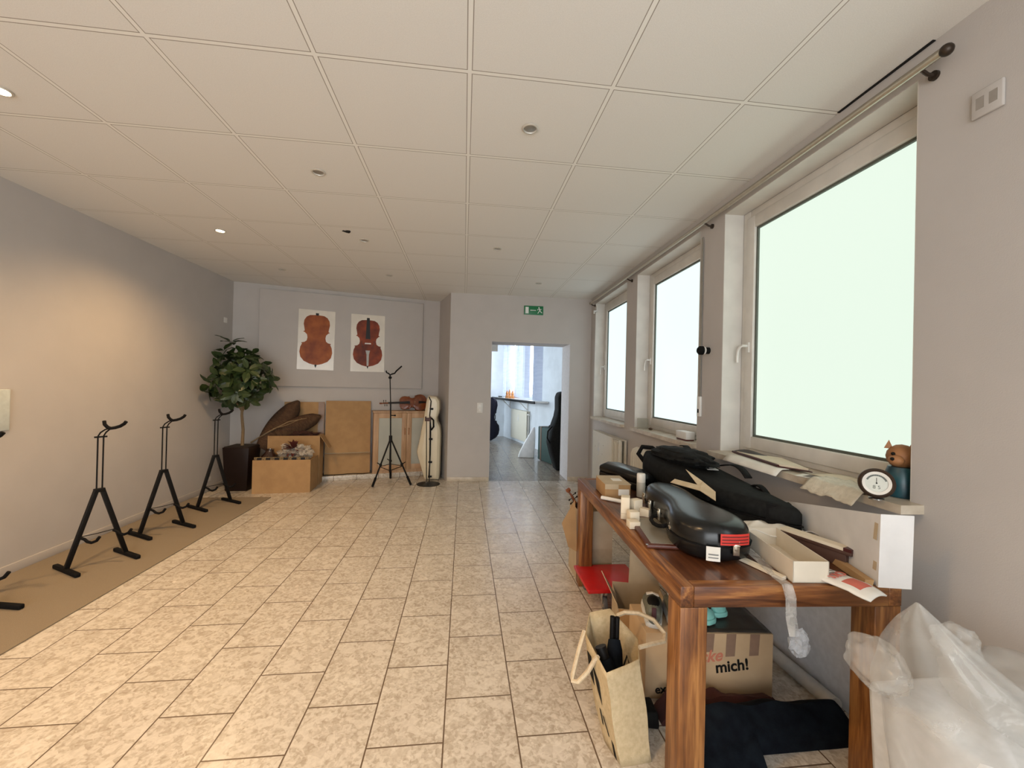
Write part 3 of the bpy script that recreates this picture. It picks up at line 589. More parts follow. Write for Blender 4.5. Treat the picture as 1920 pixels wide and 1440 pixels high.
single('black_case', MB().loft([[(-.10, -.1, 0), (.045, -.1, 0), (.045, .06, 0), (-.10, .06, 0)], [(-.10, -.1, .6), (.045, -.1, .6), (.045, .06, .6), (-.10, .06, .6)], [(-.07, -.06, .82), (.0, -.06, .82), (.0, .03, .82), (-.07, .03, .82)]]), M_fabric, 'narrow black case standing behind the cream white instrument case', 'case', (-.415, 6.76, .0), .28, bevel=.015)
# disc base stand
ds = thing('disc_base_stand', 'slim black stand with a round disc base before the cream white case', 'instrument stand', (-.49, 6.12, 0))
build('base_disc', MB().lathe([(.001, 0), (.168, 0), (.168, .006), (.03, .014), (.001, .016)], 36), M_black, ds, smooth=True)
build('base_screw', MB().tube([(-.025, -.012, .012), (-.025, -.012, .04)], .014, 8).tube([(.02, -.012, .012), (.02, -.012, .035)], .012, 8), M_chrome, ds, smooth=True)
for x0, x1 in ((-.028, -.048), (.016, .002)): build('rod', MB().tube([(x0, 0, .012), (x1, 0, .93)], .006, 8), M_black, ds, smooth=True)
build('neck_clamp', MB().cb((-.028, 0, .955), (.085, .03, .05)).cb((-.06, -.02, .985), (.02, .03, .03)).cb((.01, -.02, .985), (.02, .03, .03)), mat('dark red clamp', (.05, .012, .010), .5), ds, bevel=.004)

# ================================================================== FAR WALL FITTINGS
M_green = mat('green sign film', (.006, .16, .055), .4)
es = thing('exit_sign', 'green emergency exit sign with running figure above the doorway', 'sign', (1.052, 6.289, 2.667), 0)
build('plate', MB().box((-.152, -.012, -.069), (.152, 0, .069)), M_green, es, bevel=.002)
y0, y1 = -.0128, -.0118
wht = mat('sign white', (.78, .78, .74), .5)
build('door_symbol', MB().box((-.130, y0, -.050), (-.080, y1, .050)), wht, es)
build('arrow_line', MB().box((-.055, y0, -.005), (.035, y1, .005)).xprism([(-.058, 0), (-.044, .012), (-.044, -.012)], y0, y1), wht, es)
rf = MB()
def stick(pts, w):
    for (ax, az), (bx, bz) in zip(pts, pts[1:]):
        d = Vector((bx - ax, 0, bz - az)).normalized(); p = Vector((-d.z, 0, d.x)) * w / 2
        rf.xprism([(ax + p.x, az + p.z), (bx + p.x, bz + p.z), (bx - p.x, bz - p.z), (ax - p.x, az - p.z)], y0, y1)
rf.xprism([(.083 + .011 * cos(k * pi / 5), .043 + .011 * sin(k * pi / 5)) for k in range(10)], y0, y1)
stick([(.086, .030), (.100, -.004)], .020); stick([(.086, .026), (.066, .020), (.060, .002)], .008); stick([(.094, .024), (.112, .014), (.124, .024)], .008)
stick([(.097, -.004), (.082, -.020), (.066, -.046)], .011); stick([(.102, -.006), (.116, -.024), (.134, -.036)], .011)
build('running_figure', rf, wht, es)
socket('light_switch', 'white double light switch on the far wall left of the doorway', (.249, 6.289, 1.13), 0, .088, .158, 2, 'v', cat='switch')

# ================================================================== NEXT ROOM
def ncase(label, loc, rz, L, wk, D, m):
    t = thing('cello_case', label, 'instrument case', loc, rz, 'black soft cello cases in the next room')
    o = viol(L, wk, False); k = [(x, z + L / 2 + .01) for x, z in o]
    neck = MB().loft([[(x * .7, -D / 2, z) for x, z in k], [(x, -D / 3, z) for x, z in k], [(x, D / 3, z) for x, z in k], [(x * .7, D / 2, z) for x, z in k]])
    build('case_body', neck, m, t, smooth=True)
    build('neck_cover', MB().loft([[(.10 * cos(a), D * .40 * sin(a), L * .9) for a in [2 * pi * q / 14 for q in range(14)]], [(.085 * cos(a), D * .34 * sin(a), L + .25) for a in [2 * pi * q / 14 for q in range(14)]], [(.075 * cos(a), D * .3 * sin(a), L + .38) for a in [2 * pi * q / 14 for q in range(14)]], [(.03 * cos(a), .03 * sin(a), L + .42) for a in [2 * pi * q / 14 for q in range(14)]]]), m, t, smooth=True)
    build('handle', MB().tube([(.16, -D * .3, L * .62), (.20, -D * .34, L * .6), (.20, -D * .34, L * .5), (.16, -D * .3, L * .48)], .012, 6), m, t)
    return t
M_cfab = mat('blue black case fabric', (.010, .010, .022), .7, spec=.2, scale=20, bump=.2)
ncase('dark blue black cello case standing at the left edge of the doorway view', (.62, 10.9, 0), .2, 1.16, .92, .38, M_cfab)
c2 = thing('cello_case', 'black cello case leaning behind the right edge of the doorway', 'instrument case', (1.70, 7.12, 0), 0, 'black soft cello cases in the next room')
pr2 = [(-.05, .0), (.12, .0), (.12, 1.36), (.06, 1.40), (-.02, 1.38), (-.055, 1.30), (-.05, 1.08), (-.075, .95), (-.17, .68), (-.20, .48), (-.15, .30)]
build('case_body', MB().loft([[(x * .8, -.10, z * .985 + .01) for x, z in pr2], [(x, -.05, z) for x, z in pr2], [(x, .16, z) for x, z in pr2], [(x * .8, .22, z * .985 + .01) for x, z in pr2]]), M_fabric, c2, bevel=.02, seg=3, ang=20)
build('shoulder_strap', MB().tube([(-.14, -.07, .78), (-.22, -.09, .70), (-.23, -.09, .58), (-.17, -.07, .48)], .012, 6), M_blackm, c2, smooth=True)
sc_ = thing('suitcase', 'tall dark green suitcase with brown bands behind the doorway', 'suitcase', (1.70, 7.74, 0), .25)
build('shell', MB().box((-.10, -.40, .02), (.12, .40, .68)), mat('dark green canvas', (.018, .048, .040), .7, scale=60), sc_, bevel=.015)
for y_ in (-.28, .26): build('band', MB().box((-.106, y_ - .03, .015), (.126, y_ + .03, .686)), mat('brown leather band', (.13, .075, .045), .6), sc_, bevel=.004)
build('handle', MB().tube([(.0, -.12, .68), (.0, -.09, .72), (.0, .09, .72), (.0, .12, .68)], .012, 8), M_blackm, sc_, smooth=True)
single('white_bag', MB().loft([[(-.17, -.14, .0), (.16, -.14, .0), (.16, .16, 0), (-.17, .16, 0)], [(-.14, -.13, .12), (.17, -.12, .1), (.17, .14, .1), (-.13, .15, .12)], [(-.06, -.12, .28), (.18, -.12, .28), (.18, .12, .28), (-.06, .12, .28)], [(.04, -.08, .46), (.18, -.08, .46), (.18, .10, .46), (.04, .10, .46)], [(.12, -.03, .62), (.17, -.03, .63), (.17, .04, .63), (.12, .04, .62)]]), mat('white plastic sack', (.78, .78, .78), .45, scale=12, bump=.5), 'white plastic sack slumped beside the green suitcase', 'bag', (1.33, 8.45, 0), -.2, bevel=.02)
# radiator in the next room
def panel_radiator(label, loc, rz, L, z0, z1, D, ribs=None):
    t = thing('radiator', label, 'radiator', loc, rz)
    return t
rr = thing('radiator', 'cream panel radiator under the shelf in the next room', 'radiator', tuple(NP(-.07, -1.08, 0)), NRZ)
build('panel', MB().box((-.03, 0, .10), (0, 1.12, .85)), M_rad, rr, bevel=.01)
build('back_panel', MB().box((.02, 0.02, .12), (.06, 1.10, .85)).box((-.03, 0, .845), (.06, 1.12, .86)), M_rad, rr)
build('emblem', MB().box((-.036, .52, .62), (-.03, .60, .68)).box((-.036, .545, .56), (-.03, .575, .74)), M_white, rr)
build('valve', MB().tube([(.0, -.03, .78), (.0, -.10, .78)], .022, 10).tube([(0, -.06, .78), (0, -.06, .0)], .010, 8), M_white, rr, smooth=True)
sh = thing('wall_shelf', 'white wall shelf with a black front edge in the next room', 'shelf', tuple(NP(-.012, 0, 0)), NRZ)
build('board', MB().box((-.32, -2.15, 1.115), (0, 1.4, 1.145)), M_white, sh)
build('black_edge', MB().box((-.345, -2.16, 1.092), (-.32, 1.41, 1.15)), M_black, sh, bevel=.005)
for y_ in (-.95, .35): build('bracket', MB().tube([(-.25, y_, 1.10), (-.012, y_, .88)], .011, 6).tube([(-.012, y_, 1.11), (-.012, y_, .85)], .011, 6), M_white, sh)
M_slat = mat('pale blue fabric slat', (.58, .63, .76), .8, c2=(.50, .55, .69), scale=3, stretch=(1, 1, 6))
bl = thing('vertical_blind', 'pale blue vertical slat blind hanging in the next room window', 'blind', tuple(NP(-.06, 0, 0)), NRZ)
build('head_rail', MB().box((-.03, -1.3, 2.86), (.03, .85, 2.90)), M_white, bl)
for k in range(15):
    y_ = -1.26 + k * .142
    if k in (0, 1, 8, 9): continue
    a = .95 if k % 3 else .8
    build('slat', MB().at((0, y_, 0), rz=a).box((-.002, -.068, 1.19), (.002, .068, 2.86)), M_slat, bl)
sb2 = thing('vertical_blind', 'narrow pale blue blind slat bundle on the right part of the next room wall', 'blind', tuple(NP(-.05, -1.75, 0)), NRZ)
for k in range(3): build('slat', MB().at((0, k * .13, 0), rz=1.0).box((-.002, -.066, 1.16), (.002, .066, 2.8)), M_slat, sb2)
fg = mat('gilded orange figurine', (.55, .25, .07), .35, c2=(.40, .13, .04), scale=20)
for k, (y_, x_, hh) in enumerate(((.12, -.20, .15), (.00, -.17, .18), (-.12, -.21, .16), (-.24, -.17, .15))):
    lb = ['leftmost small orange figurine standing on the next room shelf', 'tallest small orange figurine, second from left on the shelf', 'small orange figurine third from left on the shelf', 'rightmost small orange figurine on the next room shelf'][k]
    single('figurine', MB().lathe([(.001, 0), (.055, 0), (.05, .03), (.035, .08), (.028, hh - .05), (.04, hh - .03), (.02, hh + .02), (.004, hh + .06), (.001, hh + .062)], 12), fg, lb, 'figurine', tuple(NP(x_, y_, 1.146)), 0, 'orange figurines on the shelf', smooth=True)
single('dark_bar', MB().box((-.02, -.22, 0), (.02, .22, .03)), M_black, 'short dark bar lying at the far end of the next room shelf', 'bar', tuple(NP(-.16, .95, 1.146)), NRZ)
single('wall_box', MB().box((-.14, -.1, 0), (.14, .1, .22)), M_steel, 'grey metal box high in the top left corner of the doorway view', 'box', (.75, 11.2, 2.42))
# ================================================================== WINDOW WALL FITTINGS
M_rod = mat('satin metal rod', (.62, .57, .47), .3, .8, scale=40)
cr = thing('curtain_rail', 'long metal double curtain rail running above the three windows', 'curtain rail', tuple(WP(0, 0, 0)), WRZ)
build('front_rod', MB().tube([(-.065, 1.32, 2.765), (-.065, 6.10, 2.785)], .0120, 10), M_rod, cr, smooth=True)
build('rear_rod', MB().tube([(-.04, 1.34, 2.795), (-.04, 6.10, 2.81)], .011, 10), M_steel, cr, smooth=True)
for (y_, z_, x_) in ((1.31, 2.765, -.065), (6.12, 2.785, -.065)): build('end_cap', MB().sphere((x_, y_, z_), .022, 12, 8), mat('dark bronze', (.05, .035, .025), .4, .6) if y_ < 2 else M_steel, cr, smooth=True)
for y_ in (1.40, 2.93, 4.57, 6.08): 
    build('bracket', MB().tube([(-.065, y_, 2.762), (-.035, y_, 2.745), (-.008, y_, 2.742)], .007, 8).tube([(-.012, y_, 2.742), (0, y_, 2.742)], .018, 12), bpy.data.materials['dark bronze'], cr, smooth=True)
single('ceiling_gap', MB().at(tuple(WP(0, 0, 0)), rz=WRZ).box((-.014, 1.40, H - .004), (-.001, 1.83, H - .0005)), bpy.data.materials['dark void'], 'black gap at the ceiling edge above the nearest window', 'gap')
sk = thing('wall_socket', 'grey double socket high on the wall right of the nearest window', 'socket', tuple(WP(-.0005, 1.226, 2.525)), WRZ)
build('cover_plate', MB().box((-.012, -.046, -.048), (0, .046, .048)), M_wall, sk, bevel=.004)
for k in (-1, 1): build('outlet', MB().box((-.0125, k * .019 - .012, -.02), (-.0115, k * .019 + .012, .022)), mat('grey outlet', (.30, .27, .24), .7) if k < 0 else bpy.data.materials['grey outlet'], sk)
kb = thing('tieback_knob', 'round black and white knob on the wall between the near and middle windows', 'knob', tuple(WP(0, 2.95, 1.787)), WRZ)
build('stem', MB().tube([(0, 0, 0), (-.035, 0, 0)], .026, 16), M_blackm, kb, smooth=True)
build('white_ring', MB().tube([(-.035, 0, 0), (-.05, 0, 0)], .030, 16), M_white, kb, smooth=True)
build('cap', MB().tube([(-.05, 0, 0), (-.075, 0, 0), (-.088, 0, 0)], [.034, .034, .022], 16), M_blackm, kb, smooth=True)
sx_ = thing('shutter_belt_winder', 'slim white shutter belt winder on the wall beside the middle window', 'belt winder', tuple(WP(0, 3.052, 0)), WRZ)
build('housing', MB().box((-.02, -.022, 1.27), (0, .022, 1.43)), M_white, sx_, bevel=.004)
build('slot', MB().box((-.021, -.010, 1.30), (-.0199, .010, 1.33)), M_blackm, sx_)
build('belt', MB().box((-.012, -.011 + .0, 1.43), (-.009, .011, 2.70)), mat('grey belt', (.30, .28, .24), .9), sx_)
single('blind_bracket', MB().box((-.055, -.02, 0), (0, .02, .02)).box((-.055, -.02, -.03), (-.04, .02, .02)).box((-.012, -.02, 0), (0, .02, .09)), M_white, 'small white bracket at the top of the farthest window', 'bracket', tuple(WP(0, 5.99, 2.63)), WRZ)
# radiators
r1 = thing('radiator', 'cream flat panel radiator under the farthest window', 'radiator', tuple(WP(-.10, 4.60, 0)), WRZ)
build('panel', MB().box((0, .28, .12), (.025, 1.12, .865)).box((0, .0, .12), (.025, .05, .865)), M_rad, r1, bevel=.008)
build('top_grille', MB().box((0, 0, .862), (.085, 1.12, .87)).box((.06, 0, .14), (.085, 1.12, .86)), M_rad, r1)
for y_ in (.09, .20): build('pressed_channel', MB().tube([(.012, y_ - .028, .16), (.012, y_ - .028, .78), (.012, y_, .82), (.012, y_ + .028, .78), (.012, y_ + .028, .16)], .011, 8), M_rad, r1, smooth=True)
build('backing', MB().box((.02, 0, .12), (.03, .30, .85)), M_rad, r1)
build('emblem', MB().box((-.004, .78, .62), (0, .86, .665)).box((-.004, .805, .56), (0, .835, .73)), M_white, r1)
for y_, z_ in ((.98, .66), (.66, .60), (.62, .72)): build('clip', MB().box((-.003, y_ - .008, z_ - .004), (0, y_ + .008, z_ + .004)), M_steel, r1)
build('air_valve', MB().tube([(.02, 1.12, .83), (.02, 1.15, .83)], .014, 8), M_white, r1, smooth=True)
build('pipe', MB().tube([(.03, .04, .13), (.03, .04, .0)], .011, 8).tube([(.03, 1.06, .13), (.03, 1.06, .0)], .011, 8), M_white, r1, smooth=True)
r2 = thing('radiator', 'cream column radiator under the middle window behind the black cases', 'radiator', tuple(WP(-.13, 3.12, 0)), WRZ)
for k in range(17):
    y_ = .035 + k * .0605
    build('column', MB().tube([(.0, y_, .14), (.0, y_, .80), (.015, y_, .835), (.05, y_, .85), (.085, y_, .835), (.10, y_, .80), (.10, y_, .14)], .019, 8).tube([(.05, y_, .14), (.05, y_, .84)], .016, 8), M_rad, r2, smooth=True)
build('header_pipe', MB().tube([(.05, 0, .81), (.05, 1.04, .81)], .022, 8).tube([(.05, 0, .16), (.05, 1.04, .16)], .022, 8), M_rad, r2, smooth=True)
build('pipe', MB().tube([(.05, .02, .16), (.05, .02, 0)], .011, 8).tube([(.05, 1.02, .16), (.05, 1.02, 0)], .011, 8), M_rad, r2, smooth=True)
# middle sill
M_leath0 = mat('dark red plastic', (.08, .008, .008), .4)
wb = thing('white_box', 'small white box with a dark red base on the middle window sill', 'box', tuple(WP(.035, 3.35, 1.046)), WRZ)
build('box_body', MB().box((-.04, -.09, .010), (.04, .09, .075)), M_white, wb, bevel=.006)
build('red_base', MB().box((-.036, -.08, 0), (.036, .08, .010)), M_leath0, wb)
single('glass_stand', MB().box((-.003, -.04, 0), (.0, .04, .004)).box((-.06, -.002, 0), (.07, .002, .115)), film('clear acrylic', (.30, .28, .22), .45, .1, 0, 3), 'small clear acrylic plate standing at the far end of the middle sill', 'plate', tuple(WP(.02, 4.24, 1.046)), WRZ)
single('brown_pebble', MB().sphere((0, 0, .012), (.02, .03, .012), 10, 6), M_dried, 'tiny brown lump lying by the acrylic plate on the middle sill', 'lump', tuple(WP(.06, 4.12, 1.046)), WRZ, smooth=True)
# near sill items (local: x outward, y along)
ZS = 1.0465
fo = thing('leather_folder', 'open dark red leather folder with cream pages on the near window sill', 'folder', tuple(WP(0, 0, ZS)), WRZ)
def quad(mb, a, b, c_, d, z0, z1):
    return mb.hexa([(*a, z0), (*b, z0), (*c_, z0), (*d, z0), (*a, z1), (*b, z1), (*c_, z1), (*d, z1)])
M_leath = mat('dark red leather', (.060, .010, .010), .4, c2=(.035, .007, .007), scale=40)
fq = [(-.078, 2.10), (.005, 1.955), (.135, 2.33), (-.02, 2.60)]
build('cover', quad(MB(), *fq, .010, .016), M_leath, fo, bevel=.003)
build('spine', MB().tube([(-.078, 2.10, .019), (-.045, 2.36, .020), (-.02, 2.60, .019)], .0065, 8), M_leath, fo, smooth=True)
build('flap', MB().grid(lambda u, v: (-.02 + .09 * v, 2.60 - .16 * u - .12 * v, .020 + .022 * sin(v * 2.6) * (1 - u)), 8, 6), mat('black leather', (.018, .012, .011), .35), fo, thick=.005, smooth=True)
build('pages', quad(MB(), (-.068, 2.115), (.004, 1.985), (.115, 2.32), (-.014, 2.57), .0165, .027), M_cream, fo)
ps = single('paper_sheet', MB().grid(lambda u, v: (-.145 + .14 * v + .01 * u, 2.03 + .50 * u + .03 * v, .009 - (.035 * ((.32 - v) / .32) ** 1.3 if v < .32 else 0)), 10, 10), M_paper, 'white paper sheet drooping over the near sill edge under the folder', 'paper', tuple(WP(0, 0, ZS)), WRZ, thick=.001, smooth=True)
ph = thing('photo_card', 'small dark photo card lying on the near sill beside the folder', 'card', tuple(WP(-.045, 1.90, ZS)), WRZ + .5)
build('card', MB().box((-.05, -.06, .001), (.05, .06, .003)), M_paper, ph)
build('printed_picture', MB().box((-.042, -.052, .003), (.042, .030, .0036)), mat('dark print', (.05, .042, .035), .3, c2=(.16, .14, .12), scale=40), ph)
single('note_paper', MB().grid(lambda u, v: (.11 * (v - .5), .24 * (u - .5), .006 + .012 * sin(u * 3) * v), 8, 5), M_cream, 'cream folded paper note near the window frame on the near sill', 'paper', tuple(WP(.05, 1.83, ZS)), WRZ + .12, thick=.001, smooth=True)
def cloth(u, v):
    x = -.165 + .18 * v; y = 1.56 + .28 * u
    z = .014 + .012 * noise.noise(Vector((x * 18, y * 14, 2))) + .008 * noise.noise(Vector((x * 40, y * 40, 5)))
    if x < -.102: z -= (-.102 - x) * .9
    return (x, y, max(z, .004) if x > -.10 else z)
single('bubble_wrap', MB().grid(cloth, 26, 18), mat('cream bubble wrap', (.60, .54, .43), .4, c2=(.52, .46, .36), scale=50, bump=.6, bscale=150), 'crinkled cream wrap lying over the near window sill edge', 'wrap', tuple(WP(0, 0, ZS)), WRZ, thick=.002, smooth=True)
hg = thing('hygrometer', 'round dark rimmed hygrometer dial standing on the near window sill', 'hygrometer', (1.705, 1.50, ZS), -.72)
hx = MB().at((0, 0, .066), rx=radians(82))
build('rim', MB().at((0, 0, .066), rx=radians(82)).lathe([(.046, .012), (.052, .016), (.060, .008), (.060, -.012), (.05, -.016), (.001, -.016), (.001, -.01), (.046, -.01)], 36), mat('dark walnut rim', (.035, .018, .010), .4), hg, smooth=True)
build('white_ring', MB().at((0, 0, .066), rx=radians(82)).lathe([(.036, .009), (.047, .013), (.048, .009), (.038, .004)], 36), M_paper, hg, smooth=True)
build('dial_face', MB().at((0, 0, .066), rx=radians(82)).lathe([(.001, .006), (.038, .006), (.038, .002), (.001, .002)], 32), mat('pale dial', (.50, .50, .42), .3), hg)
dm = MB().at((0, 0, .066), rx=radians(82))
for k in range(14):
    a = radians(20 + k * 10); b = a + radians(9)
    dm.add([(.029 * cos(a), .029 * sin(a), .0066), (.035 * cos(a), .035 * sin(a), .0066), (.035 * cos(b), .035 * sin(b), .0066), (.029 * cos(b), .029 * sin(b), .0066)], [(0, 1, 2, 3)])
build('dial_scale', dm, mat('dial print', (.05, .06, .045), .5), hg)
build('needle', MB().at((0, 0, .066), rx=radians(82)).box((-.0008, -.002, .0068), (.0008, .022, .0074)).lathe([(.001, .0068), (.003, .0068), (.003, .008), (.001, .008)], 10), M_ink, hg)
text('dial_digits', '8 5', bpy.data.materials['dial print'], hg, (0, -.0078, .050), (radians(82), 0, 0), .020)
build('foot_ring', MB().lathe([(.018, 0), (.026, 0), (.026, .005), (.018, .006)], 24), M_chrome, hg, smooth=True)
an = thing('animal_figurine', 'brown animal figurine with pointed ear and teal body behind the hygrometer', 'figurine', tuple(WP(.050, 1.545, ZS)), -.75)
M_fur = mat('brown painted clay', (.34, .15, .055), .6, c2=(.28, .12, .042), scale=30, bump=.2)
build('body', MB().lathe([(.001, 0), (.045, .0), (.050, .03), (.046, .07), (.036, .10), (.001, .105)], 18), mat('teal glaze', (.012, .07, .085), .35, c2=(.008, .03, .045), scale=20), an, smooth=True)
hd = build('head', MB().sphere((0, 0, .135), (.042, .040, .042)).sphere((-.018, -.035, .125), (.022, .022, .018), 10, 8).loft([[(-.034 + .012 * cos(q), .003 * sin(q), .160) for q in (0, 1.57, 3.14, 4.71)], [(-.033, .0, .190), (-.0331, .0005, .190), (-.0332, .0, .190), (-.0331, -.0005, .190)]]).loft([[(.026 + .012 * cos(q), .003 * sin(q), .160) for q in (0, 1.57, 3.14, 4.71)], [(.030, .0, .195), (.0299, .0005, .195), (.0298, .0, .195), (.0299, -.0005, .195)]]), M_fur, an, smooth=True)
build('eye', MB().sphere((-.026, -.034, .146), .006, 8, 6), M_ink, hd, smooth=True)
an.scale = (1.25, 1.25, 1.25)
build('nose', MB().sphere((-.030, -.052, .130), .006, 8, 6), M_ink, hd, smooth=True)

# ================================================================== TABLE
tb = thing('table', 'long dark red brown wooden table along the window wall', 'table', tuple(TP(0, 0, 0)), TRZ)
TW, TL, TT = .826, 1.695, .785
build('tabletop', MB().box((.045, .045, TT - .022), (TW - .045, TL - .045, TT - .001)), M_ttop, tb)
build('edge_rail', MB().box((.0, .0, TT - .075), (.05, TL, TT)), M_twy, tb, bevel=.004)
build('edge_rail', MB().box((TW - .05, .0, TT - .075), (TW, TL, TT)), M_twy, tb, bevel=.004)
build('edge_rail', MB().box((.05, .0, TT - .075), (TW - .05, .05, TT)), M_twx, tb, bevel=.003)
build('edge_rail', MB().box((.05, TL - .05, TT - .075), (TW - .05, TL, TT)), M_twx, tb, bevel=.003)
for x_ in (.001, TW - .101):
    for y_ in (.001, TL - .101):
        build('leg', MB().box((x_, y_, 0), (x_ + .10, y_ + .10, TT - .075)), M_twz, tb, bevel=.004)
# ---- things on the table
Z = .786
cbx = thing('cardboard_box', 'small closed brown cardboard box at the far left end of the table', 'box', tuple(TP(.135, 1.245, Z)), TRZ - .03)
build('box_body', MB().box((-.083, -.13, 0), (.077, .12, .088)), M_card, cbx, bevel=.002)
build('lid_flap', MB().box((-.085, -.132, .088), (.079, .122, .092)).box((-.085, -.134, .060), (.0, -.131, .092)), M_card2, cbx)
build('address_label', MB().box((.0, -.1335, .022), (.068, -.1305, .060)), M_paper, cbx)
build('printed_label', MB().box((-.01, -.04, .092), (.05, .03, .0928)), M_paper, cbx)
sp = thing('spray_can', 'white cylindrical can standing beside the small cardboard box', 'can', tuple(TP(.298, 1.175, Z)), 0)
build('body', MB().lathe([(.001, 0), (.027, 0), (.0275, .004), (.0275, .088), (.025, .095), (.001, .095)], 24), mat('pale grey can', (.50, .49, .44), .4, c2=(.42, .42, .38), scale=12), sp, smooth=True)
build('cap', MB().lathe([(.001, .094), (.027, .094), (.027, .142), (.024, .148), (.001, .149)], 24), M_paper, sp, smooth=True)
single('white_tube', MB().tube([(-.085, 0, .012), (.085, 0, .012)], .0115, 12), M_paper, 'thin white tube lying in front of the small cardboard box', 'tube', tuple(TP(.085, 1.045, Z)), TRZ - .72, smooth=True)
def sbox(label, u, v, z, rz, w, d, h):
    t = thing('small_box', label, 'box', tuple(TP(u, v, z)), rz, 'small cream boxes on the table')
    build('box_body', MB().box((-w / 2, -d / 2, 0), (w / 2, d / 2, h)), M_cream, t, bevel=.0015)
    build('tuck_lid', MB().box((-w / 2 + .002, -d / 2 - .0006, h * .25), (w / 2 - .002, -d / 2 - .0001, h * .27)), M_card2, t)
    return t
sbox('nearest cream small box, lowest of the little pile on the table', .043, .60, Z, TRZ, .053, .055, .034)
sbox('cream small box just behind the nearest one of the little pile', .066, .668, Z, TRZ + .05, .050, .05, .062)
sbox('upright cream small box at the left back of the little pile', .052, .748, Z, TRZ - .35, .045, .06, .115)
sbox('cream small box standing at the back right of the little pile', .115, .765, Z, TRZ + .4, .055, .045, .095)
sbox('small cream box tipped beside the black violin case', .158, .735, Z, TRZ + .8, .04, .05, .055)
pq = thing('framed_plaque', 'dark red framed grey plaque lying under the black moulded case', 'plaque', tuple(TP(.01, .335, Z)), TRZ - .13)
build('frame', MB().box((0, 0, 0), (.27, .40, .016)), mat('mahogany frame', (.085, .022, .012), .35), pq, bevel=.003)
build('plate', MB().box((.022, .022, .016), (.248, .378, .0175)), mat('grey olive plate', (.22, .19, .14), .3, scale=8), pq)
build('mount_dot', MB().lathe([(.001, .0175), (.006, .0175), (.006, .019), (.001, .019)], 10).add([], []), M_chrome, pq)
# moulded violin case
vc = thing('violin_case', 'shiny black moulded violin case with a red sticker on the table', 'instrument case', tuple(TP(.290, .565, Z)), TRZ - .05)
def case_ring(s, z, shrink=0):
    R = []
    key = [(0, .0), (.012, .062), (.05, .112), (.11, .146), (.2, .160), (.3, .152), (.40, .120), (.50, .105), (.60, .104), (.70, .112), (.80, .114), (.89, .098), (.95, .072), (.985, .04), (1, 0)]
    pts = [(w, t) for t, w in key] + [(-w, t) for t, w in reversed(key[1:-1])]
    for w, t in pts: R.append((w * s, (t - .5) * .80 * (1 - (1 - s) * .35) , z))
    return R
build('shell', MB().loft([case_ring(.90, 0), case_ring(.985, .015), case_ring(1, .065), case_ring(1.0, .068), case_ring(.99, .105), case_ring(.93, .135), case_ring(.80, .152), case_ring(.45, .160)]), M_case, vc, smooth=True, sub=1)
build('seam', MB().loft([case_ring(1.012, .066), case_ring(1.012, .072)]), M_blackm, vc, smooth=True)
def latch(x, y, rz):
    m_ = MB().at((x, y, .07), rz=rz); m_.box((-.004, -.012, -.028), (.004, .012, .03)).box((-.008, -.008, -.008), (-.003, .008, .018)).tube([(-.005, -.013, .012), (-.005, .013, .012)], .004, 6)
    build('latch', m_, M_brass, vc, bevel=.0015)
latch(-.148, -.20, .05); latch(-.124, .01, -.1); latch(-.119, .16, 0); latch(-.102, .31, .25); latch(.03, -.405, 1.45)
build('handle', MB().tube([(-.118, .03, .062), (-.150, .03, .055), (-.168, .0, .048), (-.172, -.045, .046), (-.166, -.09, .048), (-.150, -.115, .055), (-.125, -.115, .062)], .0095, 8), M_blackm, vc, smooth=True)
M_stick = mat('red sticker', (.60, .035, .025), .5)
def wrap(name, a0, a1, z0, z1, m, off):
    # sticker following the near end of the shell
    def f(u, v):
        x = a0 + (a1 - a0) * u; t = 1 - min(1, abs(x) / .150) ** 2.2
        return (x, -.40 - off + (.155 * (1 - t ** .5 if t > 0 else 1)) * .62, z0 + (z1 - z0) * v)
    return build(name, MB().grid(f, 10, 2), m, vc, thick=.001)
wrap('red_label', -.035, .085, .084, .128, M_stick, .012)
wrap('white_label', -.085, -.035, .018, .075, M_paper, .012)
for k in range(3):
    wrap('red_label_writing', -.03, .08, .091 + k * .012, .0955 + k * .012, mat('red label print', (.14, .012, .010), .6) if k == 0 else bpy.data.materials['red label print'], .0135)
for k, (z0, z1) in enumerate(((.030, .034), (.042, .047))): wrap('label_print_line', -.078, -.042, z0, z1, mat('grey print', (.20, .20, .19), .7) if k == 0 else bpy.data.materials['grey print'], .0135)
# chamois
def cham(u, v):
    x = .40 - .04 * u + .16 * v * (1 - u * .6); y = .72 + .34 * u - .06 * v
    return (x, y, .165 + .03 * noise.noise(Vector((u * 3, v * 3, 1))) + .05 * u * v)
single('leather_cloth', MB().add([(.42, .52, .158), (.435, .70, .162), (.38, .93, .150), (.415, .95, .165), (.475, .80, .168), (.50, .99, .215), (.52, .83, .180), (.51, .68, .160)],
    [(0, 1, 7), (1, 4, 6, 7), (1, 2, 3, 4), (4, 5, 6)]), mat('pale chamois', (.62, .50, .34), .9, c2=(.55, .43, .28), scale=20), 'pale chamois cloth folded in points on top of the black violin case', 'cloth', tuple(TP(0, 0, Z)), TRZ, thick=.003)
